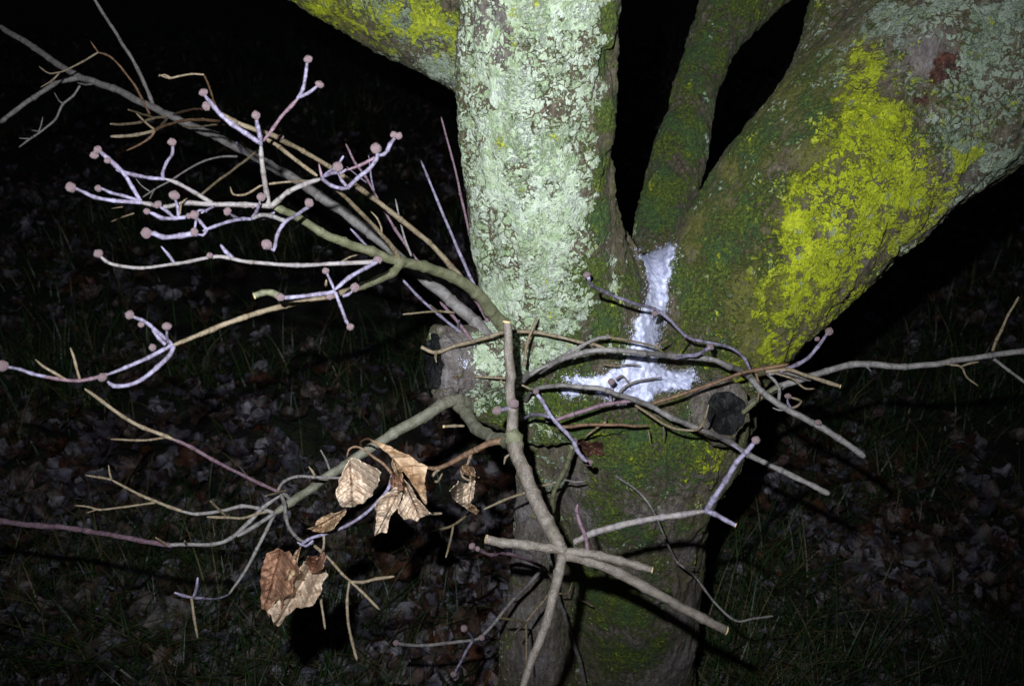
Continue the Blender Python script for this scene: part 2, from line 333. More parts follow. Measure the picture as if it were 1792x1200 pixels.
# --- regions where each growth is found, given as places on the bark
REG = {
 'pale': [(900,60,.9,95),(960,60,1,95),(1010,60,.8,60),(850,200,.9,70),(930,200,1.1,95),(1000,180,.9,60),(880,320,1.1,85),(960,320,1,70),(880,430,1.15,80),(940,440,1.1,70),(870,520,1.1,60),(930,530,1.1,65),(990,560,.6,40),(960,380,1,60),
          (760,60,.7,50),(770,120,.9,40),(700,20,.7,60),(660,10,.6,50),(870,630,.85,50),(850,600,.9,40),(830,690,.75,40),(900,700,.5,50),(950,630,.6,40),(860,660,.7,40),(1700,230,.75,75),(1760,120,.7,100),(1650,60,.7,80),(1560,50,.5,70),(1740,290,.8,50),(1690,330,.7,40),(1620,400,.4,40),(1600,130,.5,50),(1480,120,.5,40),(1650,300,.45,40),(1150,760,.1,20),(1040,470,.35,40),(1035,380,.35,30),(1640,270,.35,50),(1780,30,.7,80),(990,850,.35,40),(960,600,.7,40),(930,640,.5,30),(1500,80,.35,50)],
 'yellow': [(1510,100,.8,30),(1540,250,.9,40),(1500,180,.8,34),(1700,240,.4,30),(1420,330,.7,34),(1400,460,.7,40),(1650,400,.65,30),(1640,340,.75,40),(1600,440,.7,34),(1550,520,.55,34),(1460,600,.5,34),(1680,280,.5,34),(1480,230,.4,40),(1290,660,.4,40),(1440,480,.85,60),(1390,600,.6,50),(1320,560,.4,50),(1560,470,.8,40),(1610,420,.7,34),(1500,520,.75,40),(1430,560,.65,40),(1380,560,.5,45),(1660,300,.4,30),(640,100,.45,40),(600,30,.5,60),(560,20,.5,60),(1060,260,.25,22),(1055,440,.2,30),(1050,330,.2,20),(1520,130,.75,32),(1545,210,.9,45),(1520,300,1.25,70),(1580,330,1.1,60),(1450,400,1.1,65),(1530,400,1.1,60),(1480,330,1.0,60),(1420,480,.9,60),(1480,470,.8,45),(1400,540,.7,45),(1600,400,.8,35),(1350,600,.6,40),(1640,200,.3,40),(1360,500,.6,50),(1340,640,.5,35),(1560,140,.3,40),(600,60,.45,70),(690,110,.4,50),(740,40,.7,60),(660,50,.5,60),(550,10,.6,50),(780,60,.5,40),(1250,800,.65,26),(1075,250,.25,20),(1240,860,.4,30),(1610,170,.35,40)],
 'moss': [(1230,330,.7,50),(1290,250,.7,50),(1420,120,.55,60),(1400,560,.45,60),(1150,620,.7,50),(1330,240,.7,60),(1260,440,.75,60),(1300,380,.7,60),(1360,430,.6,50),(1420,180,.6,60),(1240,620,.6,60),(1180,480,.7,40),(1066,30,1.1,26),(1062,100,1.15,28),(1058,200,1.2,30),(1052,300,1.2,34),(1050,380,1.1,34),(1050,400,.8,34),(1030,250,.4,30),(1040,480,.8,50),(1000,590,.7,45),(1060,560,.8,55),(1110,500,.8,40),(1150,350,.9,70),(1190,230,.8,70),(1230,100,.75,80),(1300,10,.7,90),(1250,350,.45,60),(1220,520,.7,55),(1280,430,.5,70),(1340,340,.55,70),(1390,230,.5,60),(1200,600,.6,50),(1260,600,.5,60),
          (1100,780,.8,90),(1180,790,.8,80),(1020,750,.8,60),(1060,900,.8,90),(1150,930,.7,70),(1080,1050,.9,90),(1120,1150,.8,90),(950,700,.8,60),(880,720,.8,50),(900,640,.6,40),(1020,1100,.5,40),(960,760,.6,40),(620,80,.5,60),(800,10,.5,30),(1200,850,.7,50),(1000,660,.7,60),(1230,680,.4,40),(860,680,.6,40),(1440,220,.3,50),(1300,300,.4,40)],
 'algae': [(1060,100,1,30),(1055,200,1,34),(1050,300,1,36),(1400,150,.9,120),(1300,260,.9,90),(1450,250,.8,90),(1550,520,.8,80),(1480,560,.9,80),(1250,400,.9,90),(1320,520,.9,100),(1000,500,.6,70),(1020,560,.6,70),(1250,500,.8,110),(1330,400,.7,110),(1300,600,.8,90),(1400,300,.5,90),(1400,520,.8,100),(1180,460,.6,60),(1150,200,.5,90),(560,20,.8,110),(700,120,.8,80),(1150,700,.6,90),(820,690,.5,60),(1200,900,.6,70),(1050,950,.4,90),(1500,420,.6,90),(1620,330,.5,60),(1060,230,.6,40),(1380,640,.6,60)],
 'red': [(800,690,.42,20),(785,615,.40,16),(815,650,.42,18),(1658,118,.95,26),(1640,135,.7,18),(1612,172,.7,16),(1722,168,.6,12),(1545,320,.5,9),(1500,185,.6,12),(1000,268,.6,10),(1600,90,.15,30),(1640,20,.2,30),(880,350,.25,40),(1150,690,.35,30),(1215,690,.5,30),(830,630,.35,26),(795,662,.42,26),(1330,300,.3,25),(1500,180,.35,18),(1010,790,.2,30),(1000,265,.4,14)],
 'bare': [(1120,900,.5,24),(1090,1000,.5,30),(1010,840,.6,26),(1150,1050,.5,26),(1100,1120,.4,26),(1210,960,.6,24),(1210,850,.5,20),(790,660,.9,34),(800,610,.9,34),(780,700,.7,24),(870,40,.8,30),(880,90,.5,20),(1620,90,.9,26),(1630,110,.8,24),(920,900,.9,34),(918,980,.9,36),(925,1080,.7,40),(940,1160,.8,40),(1015,900,.7,34),(1175,900,.6,22),(1165,950,.6,20),(1200,1080,.8,30),(1190,1160,.8,40),(1150,1190,.6,40),(1460,400,.5,16),(1490,600,.4,30),(1420,620,.5,30),(1560,470,.5,22),(1520,440,.4,16),(1400,440,.45,18),(1385,395,.7,16),(1640,380,.5,26),(1590,300,.3,18),(1260,690,.5,34),(1680,310,.5,26),(1240,730,.5,30),(1400,60,.5,40),(870,330,.35,24)],
 'dull': [(1700,200,1,160),(1760,60,1,160),(1600,80,1,120),(1500,60,1,90),(700,40,.8,110),(780,140,.4,50),(1740,300,.8,80),(990,850,.8,60)],
}
ATT = {}
for k, L in REG.items():
    a = np.zeros(n)
    for (px, py, wt, rp) in L:
        h = surf0(px, py)
        if h is None: continue
        z = (h - CAM).dot(FWD); rad = rp * z / F
        d2 = ((V - np.array(h)) ** 2).sum(1); a = np.maximum(a, wt * np.exp(-d2 / (2 * (rad * .95) ** 2)))
    ATT[k] = a
ATT['algae'] = np.maximum(ATT['algae'], .45 + 0 * V[:, 0]); ATT['moss'] = np.maximum(ATT['moss'], .34 + 0 * V[:, 0])
# lichen also wraps round the parts the picture does not show
back = (V[:, 1] - V[:, 1].mean()) > .12; ATT['moss'][back] = np.maximum(ATT['moss'][back], .5)
# --- relief
Vs = V * np.array([1, 1, .35])
lump = fbm(V * 14, 3, 3) * .0045
ridge = -np.abs(fbm(Vs * 55, 3, 21)) * .0042
d1, cid = worley(V * 85 + .35 * np.stack([fbm(V * 60, 2, 31), fbm(V * 60, 2, 32), fbm(V * 60, 2, 33)], 1), 40)
plate = np.clip(1.15 - d1 * 1.5, 0, 1) * (.35 + .65 * cid)
pl = np.clip(ATT['pale'] + .5 * fbm(V * 26, 2, 77), 0, 1)
yl = np.clip(ATT['yellow'] + .5 * fbm(V * 26, 2, 78), 0, 1)
sc_c = surf0(1560, 470); sc = np.zeros(n)
for q in ((1440,570),(1500,510),(1560,460),(1620,410),(1690,340),(1750,300),(1790,270),(1260,860),(1225,930),(1210,1050),(1068,300),(1072,200),(1078,100),(812,280),(812,100),(815,200),(840,460)):
    h = surf0(q[0] - (26 if q[0] > 900 else -22), q[1] - (26 if q[0] > 1100 else 0))
    if h is not None: sc = np.maximum(sc, np.exp(-((V - np.array(h)) ** 2).sum(1) / (2 * .045 ** 2)))
d2, cid2 = worley(Vs * 50, 60)
flake = (cid2 - .45) * np.clip(1.2 - d2, 0, 1)
disp = lump + ridge * (1 - .5 * pl) + plate * .0030 * pl + plate * .0022 * yl + flake * .019 * sc + .0012 * fbm(V * 220, 2, 91) + .0025 * ATT['moss'] * np.abs(fbm(V * 150, 2, 92))
cutm = np.zeros(n)
for c_, d_, r_ in ((S1c, S1d, S1r), (S2c, S2d, S2r)):
    dv = V - np.array(c_); dd = np.array(d_) / np.linalg.norm(d_); al = dv @ dd; rd = np.linalg.norm(dv - al[:, None] * dd, axis=1)
    disp += .0055 * np.exp(-((rd - r_ * .98) / .0045) ** 2) * (al > -.015) * (.6 + .8 * (fbm(V * 60, 2, 88) > -.1))
    inside = (al > -.01) & (rd < r_ * .85); disp[inside] *= .25
    cutm = np.maximum(cutm, ((al > -.004) & (rd < r_ * .92)) * 1.0)
V = V + NN * disp[:, None]
full = mesh_np('full', V, Q); bvh = BVHTree.FromPolygons([tuple(v) for v in V], [tuple(q) for q in Q.tolist()])
full.update(); FN = np.empty(n * 3, np.float32); full.vertices.foreach_get('normal', FN); FN = FN.reshape(-1, 3)
# nearest skeleton segment -> which part
FC = V[Q].mean(1); best = np.full(len(FC), 9.0); lab = np.zeros(len(FC), int)
for ki, x in skel[::2]:
    d = np.linalg.norm(FC - x[:3], axis=1) / (x[3] + .01); m = d < best; best[m] = d[m]; lab[m] = ki
info = {0: ('trunk', None), 1: ('stem', 'upright stem thickly crusted with pale mint lichen'), 2: ('stem', 'stem leaning away to the upper left behind the mint one'),
        3: ('stem', 'thin dark mossy stem rising behind the snowy fork'), 4: ('stem', 'thick stem leaning right with a bright yellow lichen patch')}
T0 = np.array(TREE0)
for ki, (nm, lb) in info.items():
    fsel = Q[lab == ki]; u, inv = np.unique(fsel, return_inverse=True)
    m_ = mesh_np(nm, V[u] - T0, inv.reshape(-1, 4))
    for k, a in ATT.items():
        at = m_.attributes.new(k, 'FLOAT', 'POINT'); at.data.foreach_set('value', a[u].astype(np.float32))
    m_.normals_split_custom_set_from_vertices([tuple(x) for x in FN[u].tolist()])
    o = link(nm, m_, tree, M['bark'])
    if lb: o['label'] = lb
    if ki == 0: trunk_o = o
bpy.data.meshes.remove(full)
def surf(px, py):
    d = (P(px, py, 1) - CAM).normalized(); h = bvh.ray_cast(CAM, d)
    return h
def surfz(px, py):
    h = surf(px, py)
    return None if h[0] is None else (h[0] - CAM).dot(FWD)
# cut faces of the two pruned stubs
def cutface(c, d, r, label, sq=1.0):
    d = Vector(d).normalized(); q = d.to_track_quat('Z', 'Y'); v = []; f = []; nr, ns = 9, 40
    v.append((0, 0, 0.0))
    for i in range(1, nr + 1):
        for j in range(ns):
            a = 2 * math.pi * j / ns; t = i / nr; rr = r * t * (1 + .05 * math.sin(3 * a + 1) + .03 * math.sin(7 * a))
            crack = -.004 * math.exp(-((math.sin(a * .5 + 1.9)) ** 2) * 130) * t
            hgt = .0035 + crack + .0022 * random.random() * (t < 1) + (0.003 * math.exp(-((t - .93) / .05) ** 2)) - (.009 if i == nr else 0)
            v.append((rr * math.cos(a), rr * math.sin(a), hgt))
    for j in range(ns): f.append((0, 1 + j, 1 + (j + 1) % ns))
    for i in range(nr - 1):
        for j in range(ns): a, b = 1 + i * ns + j, 1 + i * ns + (j + 1) % ns; f.append((a, a + ns, b + ns, b))
    o = link('cut_face', mesh('cut_face', v, f), trunk_o, M['oldwood']); o.location = c - TREE0; o.rotation_mode = 'QUATERNION'; o.rotation_quaternion = q
    o['label'] = label
cutface(S1c, S1d, S1r * .90, 'grey sawn face of the pruned stub on the left of the trunk')
cutface(S2c, S2d, S2r * .92, 'dark round sawn face on the right of the trunk below the snow')

# ================================================================== BRANCHES (positions from the tree's own depth layout)
def tube_obj(name, X, r, mat, parent, ns=8, cap='round', rough=.06, base=None, nodes=None):
    n = len(X); seed = random.randint(0, 9999)
    if n > 6:
        lw = np.cumsum(np.r_[0, np.linalg.norm(np.diff(X, axis=0), axis=1)]); wob = np.stack([vnoise(np.stack([lw * 55 + seed, lw * 0 + k, lw * 0], 1), 5 + k) for k in range(3)], 1)
        X = X + wob * (r[:, None] * .22) * np.clip(np.minimum(lw, lw[-1] - lw) / .01, 0, 1)[:, None]
    L = np.cumsum(np.r_[0, np.linalg.norm(np.diff(X, axis=0), axis=1)])
    r = r * (1 + rough * vnoise(np.stack([L * 90, L * 0 + seed, L * 0], 1), 1) + rough * .8 * vnoise(np.stack([L * 300, L * 0 + seed, L * 0], 1), 2))
    if cap == 'round' and n > 3: r[-1] *= .5; r[-2] *= .8; r[-3] *= .93
    ang = np.stack([np.repeat(L[:, None] * 120, ns, 1).ravel(), np.tile(np.arange(ns) * 1.7, n), np.full(n * ns, seed * 1.0)], 1)
    mod = 1 + (rough * 1.1) * vnoise(ang, 3).reshape(n, ns)
    V, Q, T = tube_np(X, r, ns, mod); V = V - (T0 if base is None else base)
    fs = [tuple(int(k) for k in q) for q in Q]; fs.append(tuple(range(ns - 1, -1, -1))); fs.append(tuple((n - 1) * ns + k for k in range(ns)))
    me = mesh(name, V, fs)
    if nodes is not None:
        at = me.attributes.new('node', 'FLOAT', 'POINT'); at.data.foreach_set('value', np.repeat(nodes, ns).astype(np.float32))
    return link(name, me, parent, M[mat])
def bud_mesh():
    prof = [(0, -.95), (.42, -.9), (.62, -.72), (.9, -.35), (1.0, 0), (.95, .3), (.74, .62), (.45, .84), (.20, .96), (.08, 1.06), (0, 1.10)]
    ns = 16; v = []; f = []
    for i, (r, z) in enumerate(prof):
        for j in range(ns):
            a = 2 * math.pi * j / ns; g = 1 - (.16 if 1 < i < 10 else 0) * math.exp(-(math.sin(a * 2) ** 2) * 14) * 1.2
            v.append((r * g * math.cos(a), r * g * math.sin(a), z * .9))
    for i in range(len(prof) - 1):
        for j in range(ns): f.append((i * ns + j, i * ns + (j + 1) % ns, (i + 1) * ns + (j + 1) % ns, (i + 1) * ns + j))
    return mesh('flower_bud', v, f)
BUD = bud_mesh(); BUD.materials.append(M['bud'])
FAM = []      # all control polylines: (px, py, z)
def near_z(x, y, fam, own=None):
    best = (1e9, None)
    for pl in fam:
        for (a, b) in zip(pl[:-1], pl[1:]):
            ax, ay, az = a; bx, by, bz = b; L = (bx - ax) ** 2 + (by - ay) ** 2 + 1e-9
            t = max(0, min(1, ((x - ax) * (bx - ax) + (y - ay) * (by - ay)) / L)); d = (ax + (bx - ax) * t - x) ** 2 + (ay + (by - ay) * t - y) ** 2
            if d < best[0]: best = (d, az + (bz - az) * t)
    return best[1]
def near(z): return z + max(0.0, .95 - z) * .32      # keeps the closest twigs a forearm's length from the lens
def zval(tok, x, y, fam):
    if tok == '^': return near_z(x, y, fam)
    if tok[0] == 'S':
        z = surfz(x, y); return None if z is None else z - (lambda v: v if v < .012 else v * 2.1)(float(tok[1:] or 0))
    if tok[0] == '+' or tok[0] == '-': return ('rel', float(tok))
    return near(float(tok))
cur = None; cur_fam = []
def run(text):
    global cur, cur_fam
    lines = [q.split('#')[0].strip() for q in text.strip().split('\n')]; lines = [q for q in lines if q]
    for li, line in enumerate(lines):
        head, _, body = line.partition(':'); h = head.split(); kind = h[0]
        if kind == 'bud':       # bud x,y z r(px) dx,dy
            x, y = map(float, h[1].split(',')); z = near_z(x, y, cur_fam) if h[2] == '^' else near(float(h[2])); r = float(h[3]); dx, dy = map(float, h[4].split(','))
            z -= .001
            o = bpy.data.objects.new('flower_bud', BUD); C.objects.link(o); o.parent = cur
            o.location = P(x, y, z) - TREE0; rr = r * z / F * random.uniform(.84, 1.08); o.scale = (rr * random.uniform(.88, 1.05), rr * random.uniform(.88, 1.05), rr * random.uniform(.82, 1.12))
            dx += random.uniform(-.35, .35); dy += random.uniform(-.35, .35); d = (RGT * dx - UPV * dy - FWD * random.uniform(.0, .5) * math.hypot(dx, dy)).normalized()
            o.rotation_mode = 'QUATERNION'; o.rotation_quaternion = d.to_track_quat('Z', 'Y') @ Quaternion((0, 0, 1), random.random() * 6)
            continue
        mat, wd, zs = h[1], h[2], h[3]; cap = h[4] if len(h) > 4 else 'round'
        w0, w1 = (float(q) * (.82 if mat in ('lav', 'cream') else .88) for q in wd.split('>')); z0, z1 = zs.split('>')
        fam = cur_fam if kind == 'tw' else FAM
        pts = []
        for tk in body.split():
            wz = None
            if '@' in tk: tk, wz = tk.split('@')
            x, y = map(float, tk.split(',')); pts.append([x, y, wz])
        if li + 1 < len(lines) and lines[li + 1].startswith('bud') and cap != 'cut':
            for q in lines[li + 1:li + 2]:
                b = q.split(); bx, by = map(float, b[1].split(',')); ex, ey = pts[-1][0], pts[-1][1]; dq = math.hypot(bx - ex, by - ey)
                if 1 < dq < 26: pts.append([bx - (bx - ex) * .15, by - (by - ey) * .15, None])
        if pts[0][2] is None: pts[0][2] = z0
        if pts[-1][2] is None: pts[-1][2] = z1
        Z = [None] * len(pts)
        for i, (x, y, wz) in enumerate(pts):
            if wz is not None:
                Z[i] = zval(wz, x, y, fam)
                if isinstance(Z[i], tuple): Z[i] = (Z[0] or 1) + Z[i][1]
        A = np.array([(p[0], p[1]) for p in pts]); L = np.cumsum(np.r_[0, np.linalg.norm(np.diff(A, axis=0), axis=1)])
        kn = [i for i in range(len(Z)) if Z[i] is not None]
        Zf = np.interp(L, L[kn], [Z[i] for i in kn]) if kn else np.full(len(Z), .95)
        W = w0 + (w1 - w0) * (L / L[-1]) ** .8
        ctl = [(a[0], a[1], z) for a, z in zip(A, Zf)]
        base = [(*P(a, b, z), wv * .5 * z / F) for (a, b, z), wv in zip(ctl, W)]
        s_ = catmull(base, .0022 if max(w0, w1) < 14 else .003)
        X = s_[:, :3]; r = s_[:, 3]
        nod = np.zeros(len(X))
        for bp in base[1:-1]:
            dd = np.linalg.norm(X - np.array(bp[:3]), axis=1); r = r * (1 + .20 * np.exp(-(dd / .0022) ** 2)); nod = np.maximum(nod, np.exp(-((dd - .0016) / .0009) ** 2))
        nm = 'branch' if kind == 'br' else 'twig'
        o = tube_obj(nm, X, r, mat, tree if kind == 'br' else cur, 10 if max(w0, w1) > 12 else 7, 'flat' if cap == 'cut' else 'round', .05 if max(w0, w1) > 12 else .10, None, nod)
        if kind == 'br': cur = o; cur_fam = [ctl]
        else: cur_fam.append(ctl)
        FAM.append(ctl)
        if cap == 'cut':
            d = Vector(X[-1] - X[-2]).normalized(); rr = r[-1] * 1.02; v = [(0, 0, rr * .12)]
            for t, hh in ((.6, .10), (1.0, .02), (1.0, -.25)):
                for j in range(12): a = 2 * math.pi * j / 12; v.append((rr * t * math.cos(a), rr * t * math.sin(a), rr * hh))
            f = [(0, 1 + j, 1 + (j + 1) % 12) for j in range(12)]
            for i in (0, 1):
                for j in range(12): a, b = 1 + i * 12 + j, 1 + i * 12 + (j + 1) % 12; f.append((a, a + 12, b + 12, b))
            c = link('cut_end', mesh('cut_end', v, f), cur, M['wood']); c.location = Vector(X[-1]) - TREE0
            c.rotation_mode = 'QUATERNION'; c.rotation_quaternion = (d + Vector((.15, -.1, .12))).normalized().to_track_quat('Z', 'Y')

run('''
# back grey branch running to the upper left
br grey 27>11 S-.01>1.30 : 862,600 830,562@1.00 790,527@1.01 720,468@1.03 650,410@1.05 560,342@1.07 470,288@1.10 380,240@1.13 290,200@1.16 200,156@1.20 130,130@1.23 60,84 0,46
tw grey 11>9 ^>1.25 : 140,137 100,145 60,170 0,215
tw grey 8>6 ^>1.18 : 267,182 240,120 210,70 181,25 160,-10
tw red 5>4 ^>1.10 : 262,200 248,172 235,148 215,122 197,103 185,96 172,92
tw red 4>2.5 ^>1.10 : 172,92 158,72
tw tan 4>3.5 ^>1.08 : 172,92 145,108 118,122 105,127
tw tan 3.5>3 ^>1.08 : 108,126 88,129 75,122 68,116
tw tan 3.5>3 ^>1.08 : 104,128 90,142 71,153
tw grey 4>3 ^>1.22 : 165,147 150,148 135,145
tw grey 5>4 ^>1.22 : 140,150 128,168 110,183 97,208 80,224 60,238 33,258
tw grey 3.5>2.5 ^>1.22 : 110,181 103,176 95,162
tw grey 3>2.5 ^>1.22 : 68,230 55,228
tw grey 3>2.5 ^>1.22 : 68,230 72,218 75,205
tw grey 3>2.5 ^>1.22 : 50,243 33,242
tw tan 6>5 ^>1.05 : 293,205 270,207 245,214 215,218 193,217
tw tan 5>4 ^>1.05 : 268,206 250,200 224,192
tw tan 6>5 ^>1.02 : 293,206 285,217 272,228
tw tan 5>4 ^>1.02 : 272,228 255,215 238,198
tw red 5>4 ^>1.02 : 272,228 262,242 245,253 221,264
tw tan 7>7 ^>1.0 : 272,228 240,236 215,239 193,239
tw red 6>6 ^>.80 : 272,228 295,218 325,211 355,210 385,213 400,219
tw red 5>4 ^>.85 : 303,201 330,193 350,191 366,193
tw tan 3.5>4 1.0>.8 : 320,221 345,223 370,219 398,218
tw grey 5>3.5 ^>1.0 : 415,274 390,274 360,281 330,296 300,315 270,332 250,345
tw grey 3>2.5 ^>1.0 : 262,335 248,325 238,313
tw grey 3>2.5 ^>1.0 : 270,332 262,348
tw lav 7>6 ^>1.05 : 425,268 418,258 414,249
tw tan 3>2.5 1.05>1.05 : 215,362 195,365
tw tan 4>3 1.05>1.05 : 235,373 215,380 194,388
''')
run('''
# olive branch curling out from the trunk, with the main bud cluster
br olive 28>14 S-.012>.62 : 888,600 878,566@.98 858,540@.96 830,510@.93 790,485@.89 740,468@.84 700,458@.80 650,440@.76 600,425@.72 560,405@.69 520,380@.66 490,366@.63 470,359
bud 443,362 .60 4 -1,0
tw cream 12>9 .61>.56 : 474,361 430,358@.60 375,358@.59 330,355 290,362 262,357 245,354
tw lav 9>8 ^>.54 : 248,354 200,351 165,345 150,338 134,331
bud 124,328 .54 10 -1,-.1
tw lav 8>6 ^>.56 : 247,352 215,343 195,338 180,331
bud 172,330 .56 8 -1,-.3
tw lav 8>9 ^>.54 : 246,352 232,328 218,305 203,290 190,278 178,268
bud 171,262 .54 9 -1,-1
bud 165,272 .545 8 -1,0
bud 188,281 .54 6 -.3,-1
tw cream 10>8 ^>.56 : 372,356 340,336 308,319 288,313
tw lav 8>8 ^>.55 : 288,313 262,311 235,306 203,297
tw lav 7>6 ^>.54 : 286,313 284,304 291,285 301,270 302,256
bud 301,249 .54 9 0,-1
tw tan 5>5 ^>.85 : 350,343 375,322 400,303 430,280 452,262
tw lav 6>5 .57>.55 : 375,361 352,373 
tw lav 6>5 ^>.55 : 362,370 350,368 340,374
tw lav 8>7 ^>.54 : 442,384 425,383 400,388 375,396 355,404
bud 457,345 .575 9 0,-1
tw lav 7>6 ^>.57 : 440,384 450,368 455,352
bud 398,370 .56 8 -1,-.5
tw lav 6>5 ^>.56 : 418,383 408,378 400,372
bud 340,376 .55 9 -.5,-1
tw lav 7>6 ^>.55 : 362,402 352,390 344,382
bud 340,406 .54 9 -1,0
tw lav 7>6 ^>.54 : 362,402 355,412 345,410
tw lav 12>10 ^>.53 : 345,408 315,412 285,415 270,409
bud 256,408 .53 11 -1,-.2
tw lav 9>8 .55>.535 : 325,380 305,382 283,381 268,374
bud 257,370 .535 8 -1,-.2
tw lav 6>5 ^>.54 : 312,380 311,362 307,350
bud 305,342 .54 9 0,-1
tw lav 7>6 ^>.54 : 305,382 295,372 283,364
bud 276,358 .54 9 -1,-.6
tw tan 4>3 ^>.56 : 314,375 318,355 328,347
bud 330,378 .55 5 1,0
tw lav 8>7 .62>.58 : 445,384 462,382 480,372
# upright forks above the joint
tw cream 12>9 ^>.57 : 470,360 466,335@.60 461,300 457,270 457,252
tw lav 9>8 ^>.55 : 457,255 455,238 451,222 449,210
bud 448,202 .55 9 0,-1
tw lav 10>9 ^>.54 : 455,250 430,233 405,217 388,203 375,188 366,174
tw lav 9>6 ^>.54 : 372,184 363,174 358,166
bud 356,162 .54 8 -.6,-1
bud 361,186 .54 8 -1,0
tw pink 6>7 ^>.54 : 461,247 468,238 478,225 492,205 510,186 522,172
tw lav 7>7 ^>.54 : 520,174 530,155 534,135 537,113
bud 539,104 .54 9 0,-1
tw lav 7>7 ^>.54 : 524,170 540,163 550,155
bud 559,148 .54 8 .6,-1
tw red 5>4 ^>.70 : 390,206 375,180 366,152 357,131
tw tan 4>4 ^>.70 : 357,131 335,130 312,134 296,137 278,131
tw tan 3.5>2.5 ^>.70 : 298,136 288,131 277,134
# right fork
tw cream 12>10 ^>.60 : 474,362 487,350 505,335 535,322 562,313
tw lav 7>6 ^>.58 : 562,313 572,303 585,294
bud 591,292 .58 11 .4,-1
tw lav 5>4 ^>.58 : 592,288 597,280 601,273
tw pink 6>4 ^>.59 : 564,312 561,300 558,287
tw lav 7>8 ^>.58 : 563,313 580,325 600,330 608,329
tw lav 9>8 ^>.57 : 608,329 625,312 645,297 658,280 661,270
bud 658,260 .57 11 0,-1
tw pink 7>5 ^>.58 : 656,276 630,289 606,298
tw lav 8>6 ^>.58 : 607,327 598,316 592,305
tw lav 8>7 ^>.58 : 566,309 582,303 598,302 606,296
tw tan 5>4 ^>.62 : 548,316 510,318@.64 480,321 456,325
tw tan 4.5>3.5 ^>.64 : 456,325 440,335 425,341 408,340 403,327
tw tan 7>9 ^>.80 : 570,318 600,341 640,381@.70 670,412 690,438 700,456
tw tan 4>3 ^>.74 : 668,412 667,398 660,382 649,370
tw lav 11>6 .56>.55 : 678,264 683,252 690,243
bud 689,236 .55 7 -.4,-1
bud 698,238 .55 7 .6,-1
tw lav 7>8 .57>.56 : 662,272 672,270 680,262
# lower hooked twig with its round bud
tw lav 9>7 .60>.56 : 540,362 525,372 510,381 502,385
bud 541,355 .59 10 .6,-.8
tw lav 8>7 ^>.55 : 505,383 493,395 484,412 481,430 478,438
bud 467,428 .55 12 -.3,1
tw grey 9>8 ^>.58 : 498,387 475,378 455,377 440,384
''')
run('''
# long drooping branch sweeping left from the olive fork
br olive 19>13 .80>.70 : 702,458 690,474 665,488 635,500 600,512
tw tan 13>10 ^>.55 : 620,506 570,521@.68 500,534@.64 430,554@.60 370,576 303,604
tw lav 10>8 ^>.53 : 303,602 260,625 220,643 185,656
tw pink 8>7 ^>.52 : 188,655 160,663 135,667 100,663 70,657
tw lav 9>5 ^>.51 : 80,659 55,654 35,647 18,643
bud 4,640 .51 10 -1,-.1
bud 179,660 .525 9 -.2,-.2
tw lav 9>9 ^>.525 : 304,605 297,622 275,643 250,662 225,673 200,675 188,667
tw lav 8>8 ^>.52 : 300,600 280,585 262,570 248,560 238,556
bud 227,551 .52 9 -1,-.3
bud 247,568 .52 7 -.2,1
tw lav 7>7 .53>.525 : 290,603 278,592 266,576
tw lav 6>5 ^>.53 : 294,600 292,590 292,580
bud 292,571 .53 9 0,-1
bud 267,608 .535 8 -1,.3
tw tan 6>4 ^>.52 : 116,665 95,652 75,640 62,629
tw tan 6>5 ^>.52 : 140,665 133,640 128,622 123,608
# bud fan over the fork
tw lav 9>8 .60>.575 : 660,458 640,470 610,487 586,507
bud 661,455 .62 9 1,0
tw lav 9>9 ^>.56 : 587,510 560,515 530,519 500,521
bud 491,520 .56 8 -1,0
tw lav 6>5 ^>.57 : 585,507 580,495 573,480
bud 570,474 .57 7 -.3,-1
tw tan 6>5 .58>.57 : 570,500 571,490 
tw lav 8>7 ^>.56 : 587,512 596,535 606,562
bud 613,572 .56 9 .5,1
bud 577,519 .575 7 -1,.5
bud 621,503 .60 8 .5,-1
tw lav 8>6 .60>.60 : 600,518 610,515 618,508
tw olive 13>13 .575>.57 cut : 490,519 475,513 460,513 444,518
br cream 10>7 .64>.56 : 655,458 600,461 520,464 440,459@.60 400,451 370,450 310,461 250,468 205,465 185,457
bud 172,444 .56 9 -.7,-1
bud 367,447 .58 6 -.8,-1
tw lav 7>5 ^>.57 : 305,460 295,446 282,431
tw lav 7>9 ^>.59 : 408,451 396,441 386,428
tw tan 4>3 .66>.68 : 598,458 612,450 626,446
''')
